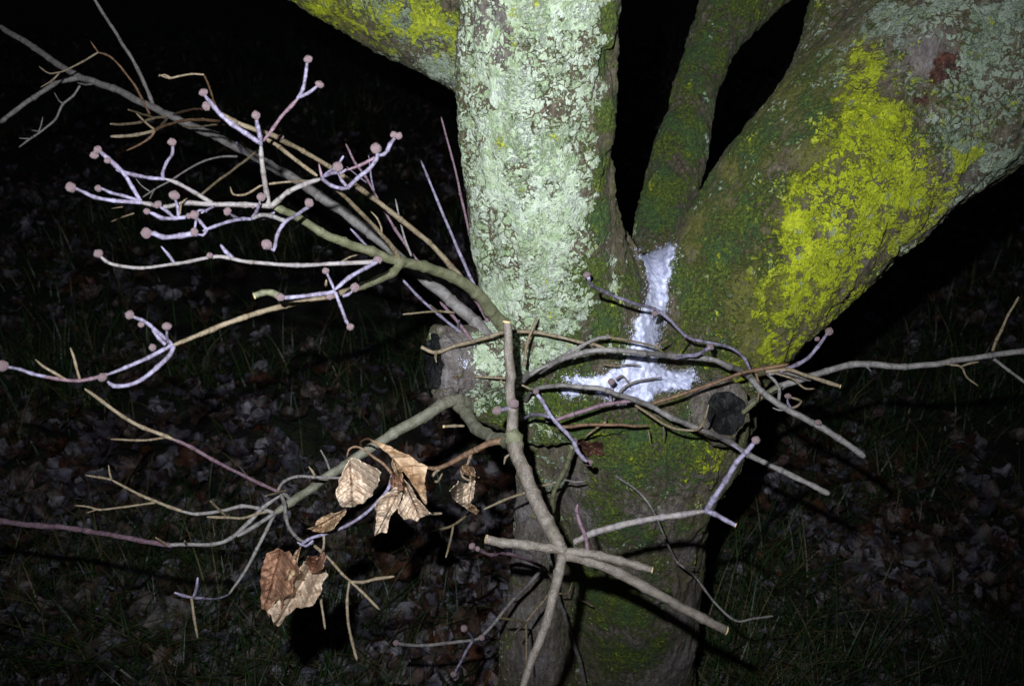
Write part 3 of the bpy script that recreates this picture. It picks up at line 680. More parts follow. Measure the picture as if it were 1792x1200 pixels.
run('''
# long tan branch crossing behind the bud cluster
br tan 12>9 S-.005>.62 : 852,552 820,503@.97 790,465@.95 750,425@.92 700,383@.88 650,345@.85 600,308@.80 575,290@.78 530,265@.74 492,244@.70 450,228@.66 410,212 385,198
bud 492,240 .69 6 0,-1
br tan 8>8 .66>.62 : 455,238 470,246 490,258 520,282 555,308
br pink 8>5 1.02>1.0 : 850,550 818,508 790,480 740,462 722,447 708,425 690,400 665,355 640,310 622,285 605,252
tw lav 5>3 ^>.98 : 655,335 650,315 645,272
tw lav 4>3 ^>.98 : 642,320 625,307 607,292
br lav 9>5 1.02>.98 : 857,560 835,510 810,455 785,398 765,350 748,308 736,280
br pink 7>4 1.06>1.02 : 845,530 838,480 822,410 806,340 792,280 780,235 772,205
br red 6>5 1.08>1.06 : 845,520 838,480 830,440 822,400
br grey 5>4 1.04>1.02 : 866,560 858,520 848,470 838,430
br grey 5>3.5 .95>.95 : 720,448 708,415 700,385 692,348
br lav 7>5 .92>.90 : 650,440 632,420 613,400
br lav 8>6 S-.01>.92 : 832,602 800,577@.98 770,553@.97 735,522 702,487
tw tan 5>4 ^>.92 : 796,547 770,545 745,546 705,550
tw tan 4>3 ^>.93 : 768,546 760,540 752,533
tw lav 5>4 ^>.95 : 803,575 802,568 804,560
br pink 8>6 S-.005>.99 : 828,598 808,572 790,550 770,528
br pink 8>8 S-.004>.97 : 855,565 842,540 828,520 812,498
''')
run('''
# lower left branch carrying the withered leaves
br dull 27>15 S-.02>.80 : 840,712 800,700@.98 770,711@.96 740,728@.945 690,758@.92 640,790@.90 600,815@.88 550,850@.85 510,878@.82 480,898
tw grey 8>6 ^>.78 : 484,893 468,925 450,960 425,1005 400,1040
tw lav 4>5 ^>.70 : 400,1040 380,1047 350,1046
tw lav 7>6 ^>.69 : 358,1046 335,1046
tw lav 6>7 ^>.68 : 337,1045 320,1042 305,1036
tw lav 6>7 ^>.68 : 338,1045 343,1030 346,1010
tw tan 5>6 ^>.68 : 335,1046 340,1080 346,1116
tw grey 9>7 ^>.80 : 510,876 500,866 488,860
tw pink 7>7 ^>.62 : 487,860 450,844 415,826 370,803 335,783 302,768
tw tan 8>6 ^>.56 : 302,768 290,763 250,748 215,728 180,703 148,680
tw tan 5>4 ^>.64 : 293,764 265,769 240,770 193,768
tw grey 9>8 ^>.74 : 488,866 460,888 436,913 404,941 373,952 324,952 296,953
tw pink 10>12 ^>.95 : 300,954 247,946 200,936 150,929 100,922 0,913 -40,910
tw tan 5>4 ^>.72 : 294,955 285,948 272,940
tw tan 5>4 ^>.72 : 326,952 323,946
tw grey 10>8 ^>.76 : 482,897 450,918 415,938
tw grey 8>7 ^>.74 : 480,897 450,888 422,885 387,894 345,899 317,894
tw tan 7>5 ^>.72 : 318,894 295,886 271,876 245,865 219,852 195,839
tw tan 5>4 ^>.72 : 195,839 175,835 149,831
tw tan 4>3.5 ^>.72 : 195,838 192,828 190,813
tw tan 5>4 ^>.72 : 271,879 220,886 177,891 155,886 131,884
tw tan 3>2.5 ^>.72 : 172,890 152,897
tw tan 4>5 ^>.72 : 397,904 385,893 368,876
tw tan 5>5 ^>.74 : 475,893 450,899 425,906 397,905 362,904
tw grey 6>5 ^>.76 : 486,860 490,850 499,840 520,833 550,834 600,836 635,839
tw tan 6>5 ^>.78 : 551,833 547,825 540,816
tw grey 5>4 ^>.84 : 577,822 570,804 561,787
tw tan 5>4 ^>.72 : 500,858 485,862 464,868
tw grey 8>7 ^>.70 : 490,862 498,880 501,905 508,925 522,942 532,948
tw lav 7>7 ^>.68 : 525,955 540,943 565,935 585,928 610,917 640,897 662,875 680,853 686,830
tw red 6>4 ^>.67 : 687,830 672,812 655,800 637,786 622,781 611,786 607,800
tw red 5>4 ^>.68 : 640,790 632,780 632,772 645,768 660,775
tw tan 6>6 ^>.66 : 545,950 562,965 582,985 598,1003 612,1015
tw tan 6>6 ^>.65 : 612,1017 635,1018 660,1012 690,1008
tw tan 5>6 ^>.65 : 612,1015 640,1042 664,1066
tw tan 5>6 ^>.65 : 612,1013 608,1050 610,1090 617,1125 625,1155
tw tan 5>5 ^>.66 : 567,935 566,960 558,1000 562,1050 569,1100
tw lav 5>5 .66>.65 : 548,945 535,955 520,948
''')
run('''
# front pruned branch with pale sawn ends
br dull 25>24 .98>.74 : 800,708 815,728@.96 835,748@.92 860,765@.86 888,772@.80 901,778
br brown 29>28 .76>.66 : 900,762 903,785 915,825 932,868 955,912 975,945 988,968
tw olive 31>33 .757>.752 : 893,754 899,768 905,782 909,792
tw brown 24>17 .76>.76 cut : 901,790 897,760 895,715 892,660 889,610 887,562
bud 899,706 .75 11 .5,-.6
bud 870,718 .75 10 -1,.1
tw lav 8>8 ^>.75 : 897,712 885,716 874,718
tw brown 20>18 ^>.655 cut : 990,962 960,958 920,952 880,947 850,943
tw brown 20>14 ^>.655 cut : 985,966 1020,966 1050,971 1085,981 1115,990 1142,997
tw brown 22>18 ^>.68 cut : 990,972 1030,980 1080,1000 1130,1028 1180,1055 1230,1082 1272,1103
tw brown 21>16 ^>.62 : 984,970 980,1000 970,1040 955,1090 935,1145 912,1210
tw cream 14>13 ^>.62 : 1005,948 1040,931 1080,920 1120,912 1160,905 1200,900 1235,894
tw lav 13>10 ^>.58 : 1236,894 1250,872 1270,840 1290,808 1308,790 1316,780
bud 1323,770 .58 10 .5,-1
tw lav 11>10 ^>.61 cut : 1232,893 1250,898 1270,909 1288,919
tw pink 9>8 ^>.64 : 1030,968 1024,940 1015,915 1009,892 1011,882
tw red 15>8 .80>.84 : 892,770 860,775 835,785 815,795 790,808 765,818 745,818
tw tan 7>6 ^>.82 : 827,786 822,800 817,815
tw tan 5>4 ^>.82 : 817,815 808,822 810,834 822,840 835,835
tw tan 6>5 ^>.82 : 770,820 760,828 757,838 766,842 774,828 
tw tan 5>5 .82>.82 : 822,836 830,834 839,835
tw tan 6>6 .90>.88 cut : 812,745 795,745 776,746
tw tan 5>5 .86>.86 : 892,795 885,800 882,812
tw tan 6>6 ^>.80 : 744,897 758,898 773,898
''')
run('''
# tangle lying across the trunk below the snow
br tan 8>7 S.035>S.03 : 737,607 762,616@.93 795,606@.93 827,597 860,588 879,582 905,580 935,582 971,588 1011,598 1036,601 1064,611 1089,618
tw tan 6>4 ^>S.03 : 763,614 762,625 764,634
tw tan 5>4 ^>S.045 : 1023,597 1023,580
tw tan 4>4 ^>S.04 : 1030,600 1038,610 1045,617
br grey 11>13 S.0>S.03 : 905,663 945,648@S.025 981,629@S.035 1026,616@S.04 1076,612@S.045 1126,617@S.05 1177,623@S.045 1242,628@S.04 1277,641@S.035 1300,651@S.03 1317,664@.93 1333,684@.92 1373,713@.91 1420,738@.90 1467,768@.89 1514,800@.88
tw lav 9>8 ^>S.06 : 1182,626 1200,623 1220,620 1238,612
bud 1243,607 .93 7 .8,-1
bud 1128,617 .94 7 0,-1
tw tan 6>5 ^>.90 : 1373,715 1392,712 1401,702
bud 1379,693 .90 7 0,-1
tw lav 6>5 ^>.90 : 1385,714 1379,705 1378,698
bud 1432,739 .89 7 .6,-1
tw grey 5>4 ^>.91 : 1373,717 1362,717 1352,713
tw grey 8>5 ^>.91 : 1363,700 1363,680 1355,665 1342,655
tw red 5>4 ^>.93 : 1323,652 1328,675 1327,702
tw olive 11>9 S.01>.94 : 1300,722 1328,698 1350,684 1368,676
br grey 9>7 S.01>S.03 : 905,676 930,655@S.03 965,635@S.03 995,618 1022,603 1045,592 1064,590
bud 1064,588 .94 5 0,-1
tw tan 5>5 ^>S.04 : 1064,590 1101,596 1130,602 1149,607
tw tan 5>4 ^>S.04 : 1148,607 1160,599 1170,594
tw tan 4>4 ^>S.04 : 1149,607 1160,617 1168,628
br lav 8>6 S.09>S.03 : 1030,486 1036,499@S.08 1064,513@S.06 1101,528@S.06 1146,541@S.07 1172,560@S.06 1199,587@S.05 1227,597 1265,604 1287,613 1303,628 1316,652
bud 1027,481 .87 7 -.5,-1
tw lav 6>5 S.06>S.05 : 1146,541 1148,550 1144,558
bud 1146,548 .90 6 .2,1
tw red 4>3 ^>S.03 : 1200,588 1192,603 1182,622
br grey 14>11 S-.01>.86 : 1306,712 1340,690@.97 1367,675@.96 1413,660@.94 1447,649@.93 1487,638@.92 1520,637@.91 1583,641@.90 1667,632@.89 1733,622@.88 1792,614 1850,606
tw tan 6>5 ^>.84 : 1737,614 1745,593 1753,577 1765,550 1783,519
tw grey 7>6 ^>.86 : 1739,628 1765,648 1800,674
tw tan 5>4 ^>.87 : 1640,635 1665,638 1682,642 1692,660 1712,675
tw tan 4>5 ^>.87 : 1682,641 1697,636 1713,633
tw grey 4>3 ^>.90 : 1515,640 1525,650
br red 7>7 S.035>.90 : 1143,706 1170,697 1200,687 1250,670 1300,652 1333,645 1380,637
tw tan 8>8 ^>.88 cut : 1340,650 1380,647 1410,656 1440,666 1471,676
tw lav 9>8 ^>.92 : 1365,650 1395,638 1415,625 1430,607 1446,586
bud 1451,580 .92 7 .6,-1
bud 1430,593 .92 6 -.4,-1
tw tan 5>4 ^>.90 : 1357,653 1387,663 1400,674 1410,680 1426,680
tw grey 7>6 ^>.93 : 1345,655 1370,652 1400,660 1420,666
br grey 8>13 S.01>.82 : 920,700 935,682@S.02 976,674@S.03 1026,677@S.035 1064,684@S.04 1080,690@S.04 1109,699@S.035 1139,711@S.03 1177,731@S.03 1227,751@S.04 1277,774@.93 1310,796@.91 1367,823@.88 1452,864@.84
tw lav 5>4 ^>.92 : 1300,790 1290,784 1278,776 
bud 1170,727 .95 5 0,-1
tw grey 4>3 ^>S.02 : 1160,742 1162,755 1160,770
br tan 6>5 S.03>S.06 : 1112,709 1135,724 1159,740 1189,751 1219,752 1232,735 1240,708
tw tan 5>4 ^>.95 : 1219,751 1245,765 1265,770 
br pink 8>8 S.04>S.035 : 971,735 1001,725 1051,709 1081,704 1114,699
bud 1070,668 .92 7 0,-1
tw lav 5>5 ^>.925 : 1069,702 1068,690 1070,676
br lav 9>8 S.06>S.08 : 940,690 950,703 961,722 973,737 991,757 1005,775 1009,787 1018,800 1028,808
bud 938,685 .93 6 -.4,-1
bud 959,733 .93 7 -.5,1
bud 1005,771 .90 7 .7,-1
bud 1031,809 .88 8 .8,.8
tw lav 8>7 ^>.93 : 961,729 945,725 930,726 915,733
br red 7>5 S.025>S.02 : 975,748 1000,746 1026,743 1084,743 1110,746 1135,744
tw tan 5>4 ^>S.012 : 1059,739 1045,748 1024,764
tw tan 4>3 ^>S.012 : 1059,739 1061,733
br olive 10>10 S.05>S.06 : 1002,780 996,798 991,816 978,842 968,866 966,900
tw grey 5>4 ^>S.03 : 967,845 989,840 1005,843 1024,842
tw tan 6>5 ^>.93 : 967,846 944,851 917,862 883,874 846,891
br tan 6>5 S.03>S.02 : 917,640 918,634 920,615 923,597 931,577 936,565 940,553
br tan 5>5 S.02>.95 : 905,663 885,662 868,661 831,659
tw tan 4>3 ^>.95 : 876,665 884,674 887,684
br tan 4.5>4 S.03>S.04 : 901,669 915,674 930,681 
br tan 3>3 .95>.95 : 1134,752 1136,760 1137,772
''')
run('''
# debris twigs on the snow
br grey 6>4 S.018>S.02 : 1072,700 1082,690 1092,678 1112,668 1135,664 1158,660
br tan 3.5>3 S.018>S.02 : 1056,637 1075,640 1098,638 1121,639
br tan 4>3 S.018>S.02 : 1078,664 1088,657 1096,664 1102,676
# twigs in front of the lower trunk and by its foot
br grey 4>5 S.005>1.0 : 1078,832 1083,836 1117,860@S.02 1143,893@S.025 1163,940@S.03 1183,980@S.04 1197,992@S.05 1217,1010@1.08 1250,1053@1.05 1287,1085@1.03 1320,1081@1.02 1353,1077
tw grey 4>3 ^>1.08 : 1190,988 1203,992 1218,991
br grey 7>7 S.05>1.0 : 951,992 926,1021@S.05 905,1042@S.05 884,1066@1.08 864,1091 843,1113 826,1120 776,1125 738,1129 705,1127
bud 693,1124 1.0 7 -1,-.1
bud 843,1115 1.0 6 .3,.3
tw lav 6>5 ^>1.0 : 828,1118 821,1108 815,1102
bud 812,1099 1.0 7 -.4,-1
tw lav 6>5 ^>1.0 : 827,1121 815,1140 806,1158 798,1172
bud 794,1179 1.0 7 -.4,1
tw lav 4>4 ^>1.05 : 903,1043 892,1041 881,1041
br tan 5>5 S.05>1.05 : 967,1031 950,1053 939,1066 920,1088
tw tan 5>5 ^>1.0 : 920,1088 897,1084 874,1080
tw tan 5>5 ^>1.0 : 920,1088 910,1098 901,1107
tw tan 5>4 ^>1.0 : 920,1088 921,1120 921,1165
br grey 8>8 S.06>S.03 : 954,928 958,950 961,975 969,1013 977,1046 987,1073 1002,1121 1014,1156 1026,1210
tw tan 4>3 ^>S.03 : 979,1038 994,1037 1002,1018
tw tan 5>4 ^>S.05 : 969,1015 960,1003 952,990
br tan 4>4 S.02>S.03 : 1009,1046 1022,1052 1037,1060
br pink 7>7 S.06>.92 : 948,990 926,980 900,971 880,969 860,970 840,963
bud 826,955 .92 8 -1,-.4
bud 836,960 .92 6 -.4,-1
br tan 6>5 1.02>.95 : 826,893 812,905 793,919 775,925 752,930
tw tan 5>4 ^>.95 : 793,920 788,945 780,975
''')

# ================================================================== WITHERED LEAVES on the lower left branch
M['leaf_pale'] = leaf_mat('withered_leaf_pale', (.33, .23, .15), (.50, .39, .28), (.20, .11, .06))
M['leaf_tan'] = leaf_mat('withered_leaf_tan', (.22, .125, .06), (.37, .25, .145), (.13, .06, .03))
M['leaf_rust'] = leaf_mat('withered_leaf_rust', (.17, .075, .040), (.31, .17, .10), (.11, .045, .03))
M['leaf_dark'] = leaf_mat('russet_stuck_leaf', (.045, .018, .010), (.10, .042, .025), (.03, .012, .008))
leafpar = [o for o in tree.children if o.name.startswith('branch')]
def hanging_leaf(poly, z, mat, rib, bow, tilt, label, parent, cz=None, nr=22, na=110, jag=1.0, folds=0):
    z = near(z) - .012; poly = np.array(poly, float); n = len(poly); c = poly.mean(0) if cz is None else np.array(cz, float)
    q = np.vstack([poly, poly[:1]]); seg = np.linalg.norm(np.diff(q, axis=0), axis=1); L = np.r_[0, np.cumsum(seg)]; t = np.linspace(0, L[-1], na, endpoint=False)
    b = np.stack([np.interp(t, L, q[:, 0]), np.interp(t, L, q[:, 1])], 1); b = (b + .25 * (np.roll(b, 1, 0) + np.roll(b, -1, 0))) / 1.5
    sd_ = random.random() * 90
    b += (b - c) / (np.linalg.norm(b - c, axis=1)[:, None] + 1e-6) * (jag * 2.2 * fbm(np.stack([t / 9 + sd_, t * 0, t * 0], 1), 3))[:, None]
    a_, e_ = np.array(rib[0], float), np.array(rib[1], float); ax = (e_ - a_) / np.linalg.norm(e_ - a_); pr = np.array([-ax[1], ax[0]]); Lr = np.linalg.norm(e_ - a_)
    pts = [c]; 
    for i in range(1, nr + 1): pts += list(c + (b - c) * (i / nr) ** .85)
    pts = np.array(pts); u = (pts - a_) @ ax / Lr; v = (pts - a_) @ pr / Lr
    p3 = np.stack([u * 4 + sd_, v * 4, u * 0], 1)
    dz = -bow * (v * v * 3.0) + tilt[0] * (u - .5) + tilt[1] * v + .010 * fbm(p3 * .9, 2, 4) + .003 * fbm(p3 * 3.2, 2, 6)
    if folds: dz = dz + folds * np.abs(((v * 3.2 + .35 * u) % 1) - .5)
    k = (u * 7 - np.abs(v) * 5.5); side = np.exp(-((((k + .5) % 1) - .5) / .07) ** 2) * (np.abs(v) > .02)
    mid = np.exp(-(v / .016) ** 2); vein = np.clip(mid + .5 * side, 0, 1)
    dz = dz + .0016 * mid + .0008 * side
    V = np.array([P(x, y, z + d) for (x, y), d in zip(pts, dz)]) - T0
    fs = [(0, 1 + j, 1 + (j + 1) % na) for j in range(na)]
    for i in range(nr - 1):
        for j in range(na): a, bb = 1 + i * na + j, 1 + i * na + (j + 1) % na; fs.append((a, a + na, bb + na, bb))
    me = mesh('leaf', V, fs); at = me.attributes.new('vein', 'FLOAT', 'POINT'); at.data.foreach_set('value', vein.astype(np.float32))
    o = link('leaf', me, parent, M[mat]); sm = o.modifiers.new('thick', 'SOLIDIFY'); sm.thickness = .0005; sm.offset = 0
    if label: o['label'] = label
    return o
LB = [o for o in leafpar if len(o.children) > 30 and any(c.name.startswith('twig') for c in o.children)]
lowbranch = [o for o in leafpar if abs(o.data.vertices[0].co.x + T0[0] - P(840, 712, 1.0).x) < .03 and len(o.children) > 20]
lowbranch = lowbranch[0] if lowbranch else leafpar[0]
hanging_leaf([(618,801),(632,808),(650,817),(667,826),(664,838),(656,856),(644,872),(634,880),(620,886),(606,888),(596,884),(590,872),(588,862),(592,846),(596,832),(602,824),(610,806)],
    .66, 'leaf_pale', ((612,803),(617,887)), .05, (.02,.01), 'pale tan oval dead leaf on the left of the cluster', lowbranch)
hanging_leaf([(646,768),(662,772),(680,780),(700,789),(714,796),(732,807),(750,817),(745,826),(741,836),(744,850),(746,864),(746,882),(740,876),(728,856),(716,838),(706,826),(696,816),(690,806),(682,796),(672,786),(658,776)],
    .655, 'leaf_tan', ((648,770),(746,880)), .07, (.02,-.05), 'brown folded upper dead leaf arching over the cluster', lowbranch, cz=(716,822), folds=.022)
hanging_leaf([(705,836),(714,846),(722,858),(732,872),(742,886),(755,899),(744,903),(736,905),(730,912),(720,909),(707,910),(698,900),(697,892),(702,876),(706,860),(704,846)],
    .65, 'leaf_pale', ((706,838),(736,908)), .06, (-.01,.03), 'pale ragged dead leaf hanging lowest on the right of the cluster', lowbranch, folds=.012)
hanging_leaf([(686,800),(694,806),(702,822),(706,834),(704,846),(698,836),(690,826),(684,812)],
    .648, 'leaf_tan', ((688,802),(704,844)), .05, (0,.02), None, lowbranch, folds=.01)
hanging_leaf([(690,852),(700,853),(706,862),(700,878),(690,894),(680,914),(677,932),(666,932),(655,938),(657,924),(660,908),(657,890),(658,880),(672,868)],
    .652, 'leaf_pale', ((700,856),(660,934)), .07, (.01,-.02), 'narrow tan dead leaf hanging straight down between the two big ones', lowbranch, folds=.008)
hanging_leaf([(685,829),(698,832),(705,842),(703,856),(695,866),(684,866),(685,850),(682,840)],
    .646, 'leaf_rust', ((690,830),(692,866)), .05, (0,0), None, lowbranch)
hanging_leaf([(802,842),(812,846),(832,840),(829,856),(826,868),(824,884),(818,891),(808,882),(797,875),(790,868),(786,858),(794,850)],
    .80, 'leaf_pale', ((826,842),(818,890)), .07, (.02,.02), 'small pale crumpled dead leaf nearest the front branch', lowbranch, folds=.01)
hanging_leaf([(822,878),(830,884),(837,893),(834,901),(827,898),(818,891)], .79, 'leaf_tan', ((822,880),(832,900)), .04, (0,0), None, lowbranch)
hanging_leaf([(808,815),(818,812),(828,820),(833,836),(826,842),(820,832),(812,830),(806,824)], .805, 'leaf_tan', ((812,815),(830,838)), .08, (0,0), None, lowbranch)
hanging_leaf([(606,890),(602,902),(592,912),(587,922),(577,928),(566,931),(550,929),(537,925),(548,921),(556,911),(566,904),(578,899),(592,896)],
    .69, 'leaf_tan', ((604,892),(546,926)), .08, (.02,0), 'small curled brown leaf scrap under the oval one', lowbranch, folds=.01)
hanging_leaf([(463,978),(470,964),(488,957),(497,966),(508,963),(519,978),(526,996),(517,1010),(514,1030),(499,1044),(494,1062),(480,1092),(472,1076),(460,1064),(456,1040),(454,1015),(456,994),(460,982)],
    .665, 'leaf_rust', ((492,962),(466,1058)), .06, (.02,.03), 'rusty brown left fold of the big lower dead leaf', lowbranch, folds=.02, jag=1.8)
hanging_leaf([(532,982),(546,976),(556,984),(568,990),(572,1006),(566,1020),(560,1040),(550,1054),(534,1062),(518,1066),(504,1074),(496,1084),(488,1097),(480,1088),(474,1078),(468,1068),(480,1056),(494,1042),(506,1028),(518,1008),(524,994)],
    .655, 'leaf_pale', ((548,984),(486,1088)), .09, (-.01,-.02), 'tan crumpled right half of the big lower dead leaf', lowbranch, folds=.026, jag=1.7)
hanging_leaf([(527,955),(522,975),(520,992),(512,1008),(502,1024),(490,1044),(475,1062),(486,1040),(496,1018),(504,1000),(509,980),(518,964)],
    .645, 'leaf_tan', ((526,957),(482,1056)), .05, (0,.03), None, lowbranch)
hanging_leaf([(566,960),(569,975),(567,990),(557,1002),(545,1000),(535,985),(540,972),(552,972),(560,978),(564,970)],
    .652, 'leaf_rust', ((566,962),(548,1000)), .06, (0,.02), None, lowbranch)

# ================================================================== SNOW lying in the fork
def snow(name, poly, label, thick, blur=6, seed=0, thr=0.0):
    poly = np.array(poly, float); x0, y0 = poly.min(0) - 8; x1, y1 = poly.max(0) + 8; st = 1.6
    xs = np.arange(x0, x1, st); ys = np.arange(y0, y1, st); nx, ny = len(xs), len(ys)
    Zs = np.full((ny, nx), np.nan)
    for j, y in enumerate(ys):
        for i, x in enumerate(xs):
            z = surfz(x, y)
            if z is not None: Zs[j, i] = z
    Zf = np.where(np.isnan(Zs), np.nanmax(Zs), Zs)
    Zb = Zf.copy()
    for _ in range(blur * 14):
        Pd = np.pad(Zb, 1, mode='edge'); Zb = np.minimum(Zf, (Pd[1:-1, 1:-1] * 2 + Pd[:-2, 1:-1] + Pd[2:, 1:-1] + Pd[1:-1, :-2] + Pd[1:-1, 2:]) / 6)
    # signed distance inside polygon
    XX, YY = np.meshgrid(xs, ys); q = np.vstack([poly, poly[:1]]); d = np.full(XX.shape, 1e9); ins = np.zeros(XX.shape, bool)
    for (ax, ay), (bx, by) in zip(q[:-1], q[1:]):
        L = (bx - ax) ** 2 + (by - ay) ** 2 + 1e-9; t = np.clip(((XX - ax) * (bx - ax) + (YY - ay) * (by - ay)) / L, 0, 1)
        d = np.minimum(d, np.hypot(XX - ax - t * (bx - ax), YY - ay - t * (by - ay)))
        cr = ((ay > YY) != (by > YY)) & (XX < (bx - ax) * (YY - ay) / (by - ay + 1e-12) + ax); ins ^= cr
    d = np.where(ins, d, -d)
    W = np.array([P(x, y, 1.0) for x, y in zip(XX.ravel(), YY.ravel())])
    nz = fbm(W * 55, 3, seed) + .8 * fbm(W * 190, 2, seed + 5); d = d + (nz * 6.0).reshape(d.shape) + thr
    cnt = Zf * 0 + np.clip(d / 24, 0, 1); hgt = np.sqrt(np.clip(1 - (1 - cnt) ** 2, 0, 1)) * thick
    Zn = Zb - hgt - .0022 * (fbm(W * 200, 2, seed + 9).reshape(d.shape)) * (cnt > 0)
    Zn = np.where(d <= 0.5, Zb + .004, Zn)
    ok = (d > -3) & ~np.isnan(Zs)
    idx = -np.ones(ok.shape, int); V = []; f = []; thin = []
    for j in range(ny):
        for i in range(nx):
            if ok[j, i]: idx[j, i] = len(V); V.append(P(xs[i], ys[j], Zn[j, i])); thin.append(1 - min(1, max(0, d[j, i] / 11)))
    for j in range(ny - 1):
        for i in range(nx - 1):
            a, b, c, e = idx[j, i], idx[j, i + 1], idx[j + 1, i + 1], idx[j + 1, i]
            if min(a, b, c, e) >= 0 and max(Zn[j:j+2, i:i+2].ravel()) - min(Zn[j:j+2, i:i+2].ravel()) < .06: f.append((a, e, c, b))
    # loose ice grains around the edge
    ico = [(0,0,1),(.89,0,.45),(.28,.85,.45),(-.72,.53,.45),(-.72,-.53,.45),(.28,-.85,.45),(.72,.53,-.45),(-.28,.85,-.45),(-.89,0,-.45),(-.28,-.85,-.45),(.72,-.53,-.45),(0,0,-1)]
    icf = [(0,1,2),(0,2,3),(0,3,4),(0,4,5),(0,5,1),(1,6,2),(2,7,3),(3,8,4),(4,9,5),(5,10,1),(6,7,2),(7,8,3),(8,9,4),(9,10,5),(10,6,1),(11,7,6),(11,8,7),(11,9,8),(11,10,9),(11,6,10)]
    ed = [(i, j) for j in range(ny) for i in range(nx) if -10 < d[j, i] < 4 and not np.isnan(Zs[j, i])]
    for i, j in random.sample(ed, min(len(ed), int(len(ed) * .30))):
        if d[j, i] < 0 and random.random() < -d[j, i] / 10.5: continue
        g = random.uniform(.0002, .0008); c_ = P(xs[i] + random.uniform(-1, 1), ys[j] + random.uniform(-1, 1), min(Zn[j, i], Zs[j, i]) - g * .3); b0 = len(V)
        V += [c_ + Vector(q) * g * random.uniform(.8, 1.2) for q in ico]; f += [tuple(b0 + k for k in q) for q in icf]
    me_ = mesh(name, V, f); at = me_.attributes.new('thin', 'FLOAT', 'POINT'); at.data.foreach_set('value', np.r_[np.array(thin), np.zeros(len(V) - len(thin))].astype(np.float32))
    o = link(name, me_, None, M['snow']); o['label'] = label; o['category'] = 'snow'
    return o
sn = snow('snow_patch', [(1118,440),(1135,446),(1150,436),(1168,430),(1180,434),(1178,450),(1172,470),(1168,485),(1166,500),(1170,515),(1168,535),(1162,552),(1158,575),(1150,598),(1148,618),(1152,636),(1170,646),(1190,650),(1210,654),(1228,666),(1214,668),(1206,676),(1190,684),(1165,688),(1150,690),(1140,705),(1120,704),(1098,696),(1085,710),(1075,700),(1055,698),(1040,690),(1020,680),(1000,672),(978,670),(985,661),(1006,655),(1020,661),(1040,658),(1065,652),(1085,636),(1100,620),(1106,595),(1110,570),(1122,550),(1132,530),(1134,510),(1136,492),(1128,470),(1122,455)],
    'white granular snow wedged down the fork between the stems', .012, 26, 3, .6)
sn2 = snow('snow_patch', [(978,684),(995,680),(1016,688),(1012,694),(990,692)], 'tiny snow scrap just below the left arm of the fork snow', .004, 2, 8, 1.0)
sn3 = snow('snow_patch', [(808,628),(818,626),(824,632),(820,644),(812,642)], 'tiny snow scrap on the bulge beside the left pruned stub', .004, 2, 12, 1.0)
for o in (sn2, sn3): o['group'] = 'snow scraps on the bark'
# dead leaf lying on the trunk below the snow
dl = hanging_leaf([(1006,764),(1018,768),(1036,776),(1046,770),(1056,780),(1058,796),(1052,800),(1042,794),(1028,798),(1018,790),(1008,780)],
    1.0, 'leaf_dark', ((1008,770),(1056,796)), .06, (0,.02), 'dark russet curled dead leaf stuck on the mossy trunk below the snow', tree, folds=.01)
zs = surfz(1032, 784) or .98
dl.parent = None; dl.name = 'dead_leaf'; dl.location = Vector(TREE0) + (P(1032, 784, zs - .012) - P(1032, 784, .988)); dl['category'] = 'leaf'

# ================================================================== FALLEN LEAVES AND GRASS
def rot_leaf(kind, seed):
    rr = random.Random(seed); L = rr.uniform(.034, .072); Wd = L * rr.uniform(.28, .50); n = 9; cols = 6; v = []; f = []
    curl = rr.uniform(-.3, .9); cup = rr.uniform(-.2, .9); tw = rr.uniform(-1.2, 1.2); sk = rr.uniform(-.3, .3); ph = rr.random() * 9
    for i in range(n):
        t = i / (n - 1); wd = Wd * (math.sin(math.pi * min(1, t * .96 + .03)) ** .6) * (1 - .3 * t) + .0008
        for j in range(cols):
            s_ = (j / (cols - 1) - .5) * 2; x = s_ * wd * (1 + .28 * math.sin(t * 13 + ph + s_ * 2) * abs(s_)) + sk * L * (t - .5) ** 2; y = (t - .5) * L * (1 + rr.uniform(-.05, .05))
            z = abs(s_) * wd * cup + curl * L * (t - .5) ** 2 * 2 + tw * x * (t - .5) + .004 * math.sin(t * 9 + s_ * 4 + ph) + rr.uniform(-.0022, .0022)
            v.append((x, y, z))
    for i in range(n - 1):
        for j in range(cols - 1):
            if (i in (0, n - 2) or j in (0, cols - 2)) and rr.random() < .12: continue
            a = i * cols + j; f.append((a, a + 1, a + cols + 1, a + cols))
    me = mesh('fallen_leaf', v, f)
    at = me.attributes.new('vein', 'FLOAT', 'POINT'); at.data.foreach_set('value', np.array([.8 if k % cols == 2 else 0 for k in range(len(v))], np.float32)); return me
LM = [leaf_mat('fallen_leaf_brown', (.035, .020, .013), (.075, .045, .030), (.02, .012, .01)), leaf_mat('fallen_leaf_russet', (.045, .016, .010), (.095, .038, .018), (.03, .01, .008)),
      leaf_mat('fallen_leaf_frosted', (.10, .088, .10), (.24, .215, .25), (.06, .05, .05)), leaf_mat('fallen_leaf_mauve', (.075, .048, .040), (.15, .10, .085), (.04, .03, .03)),
      leaf_mat('fallen_leaf_dark', (.016, .010, .009), (.04, .022, .02), (.01, .007, .006))]
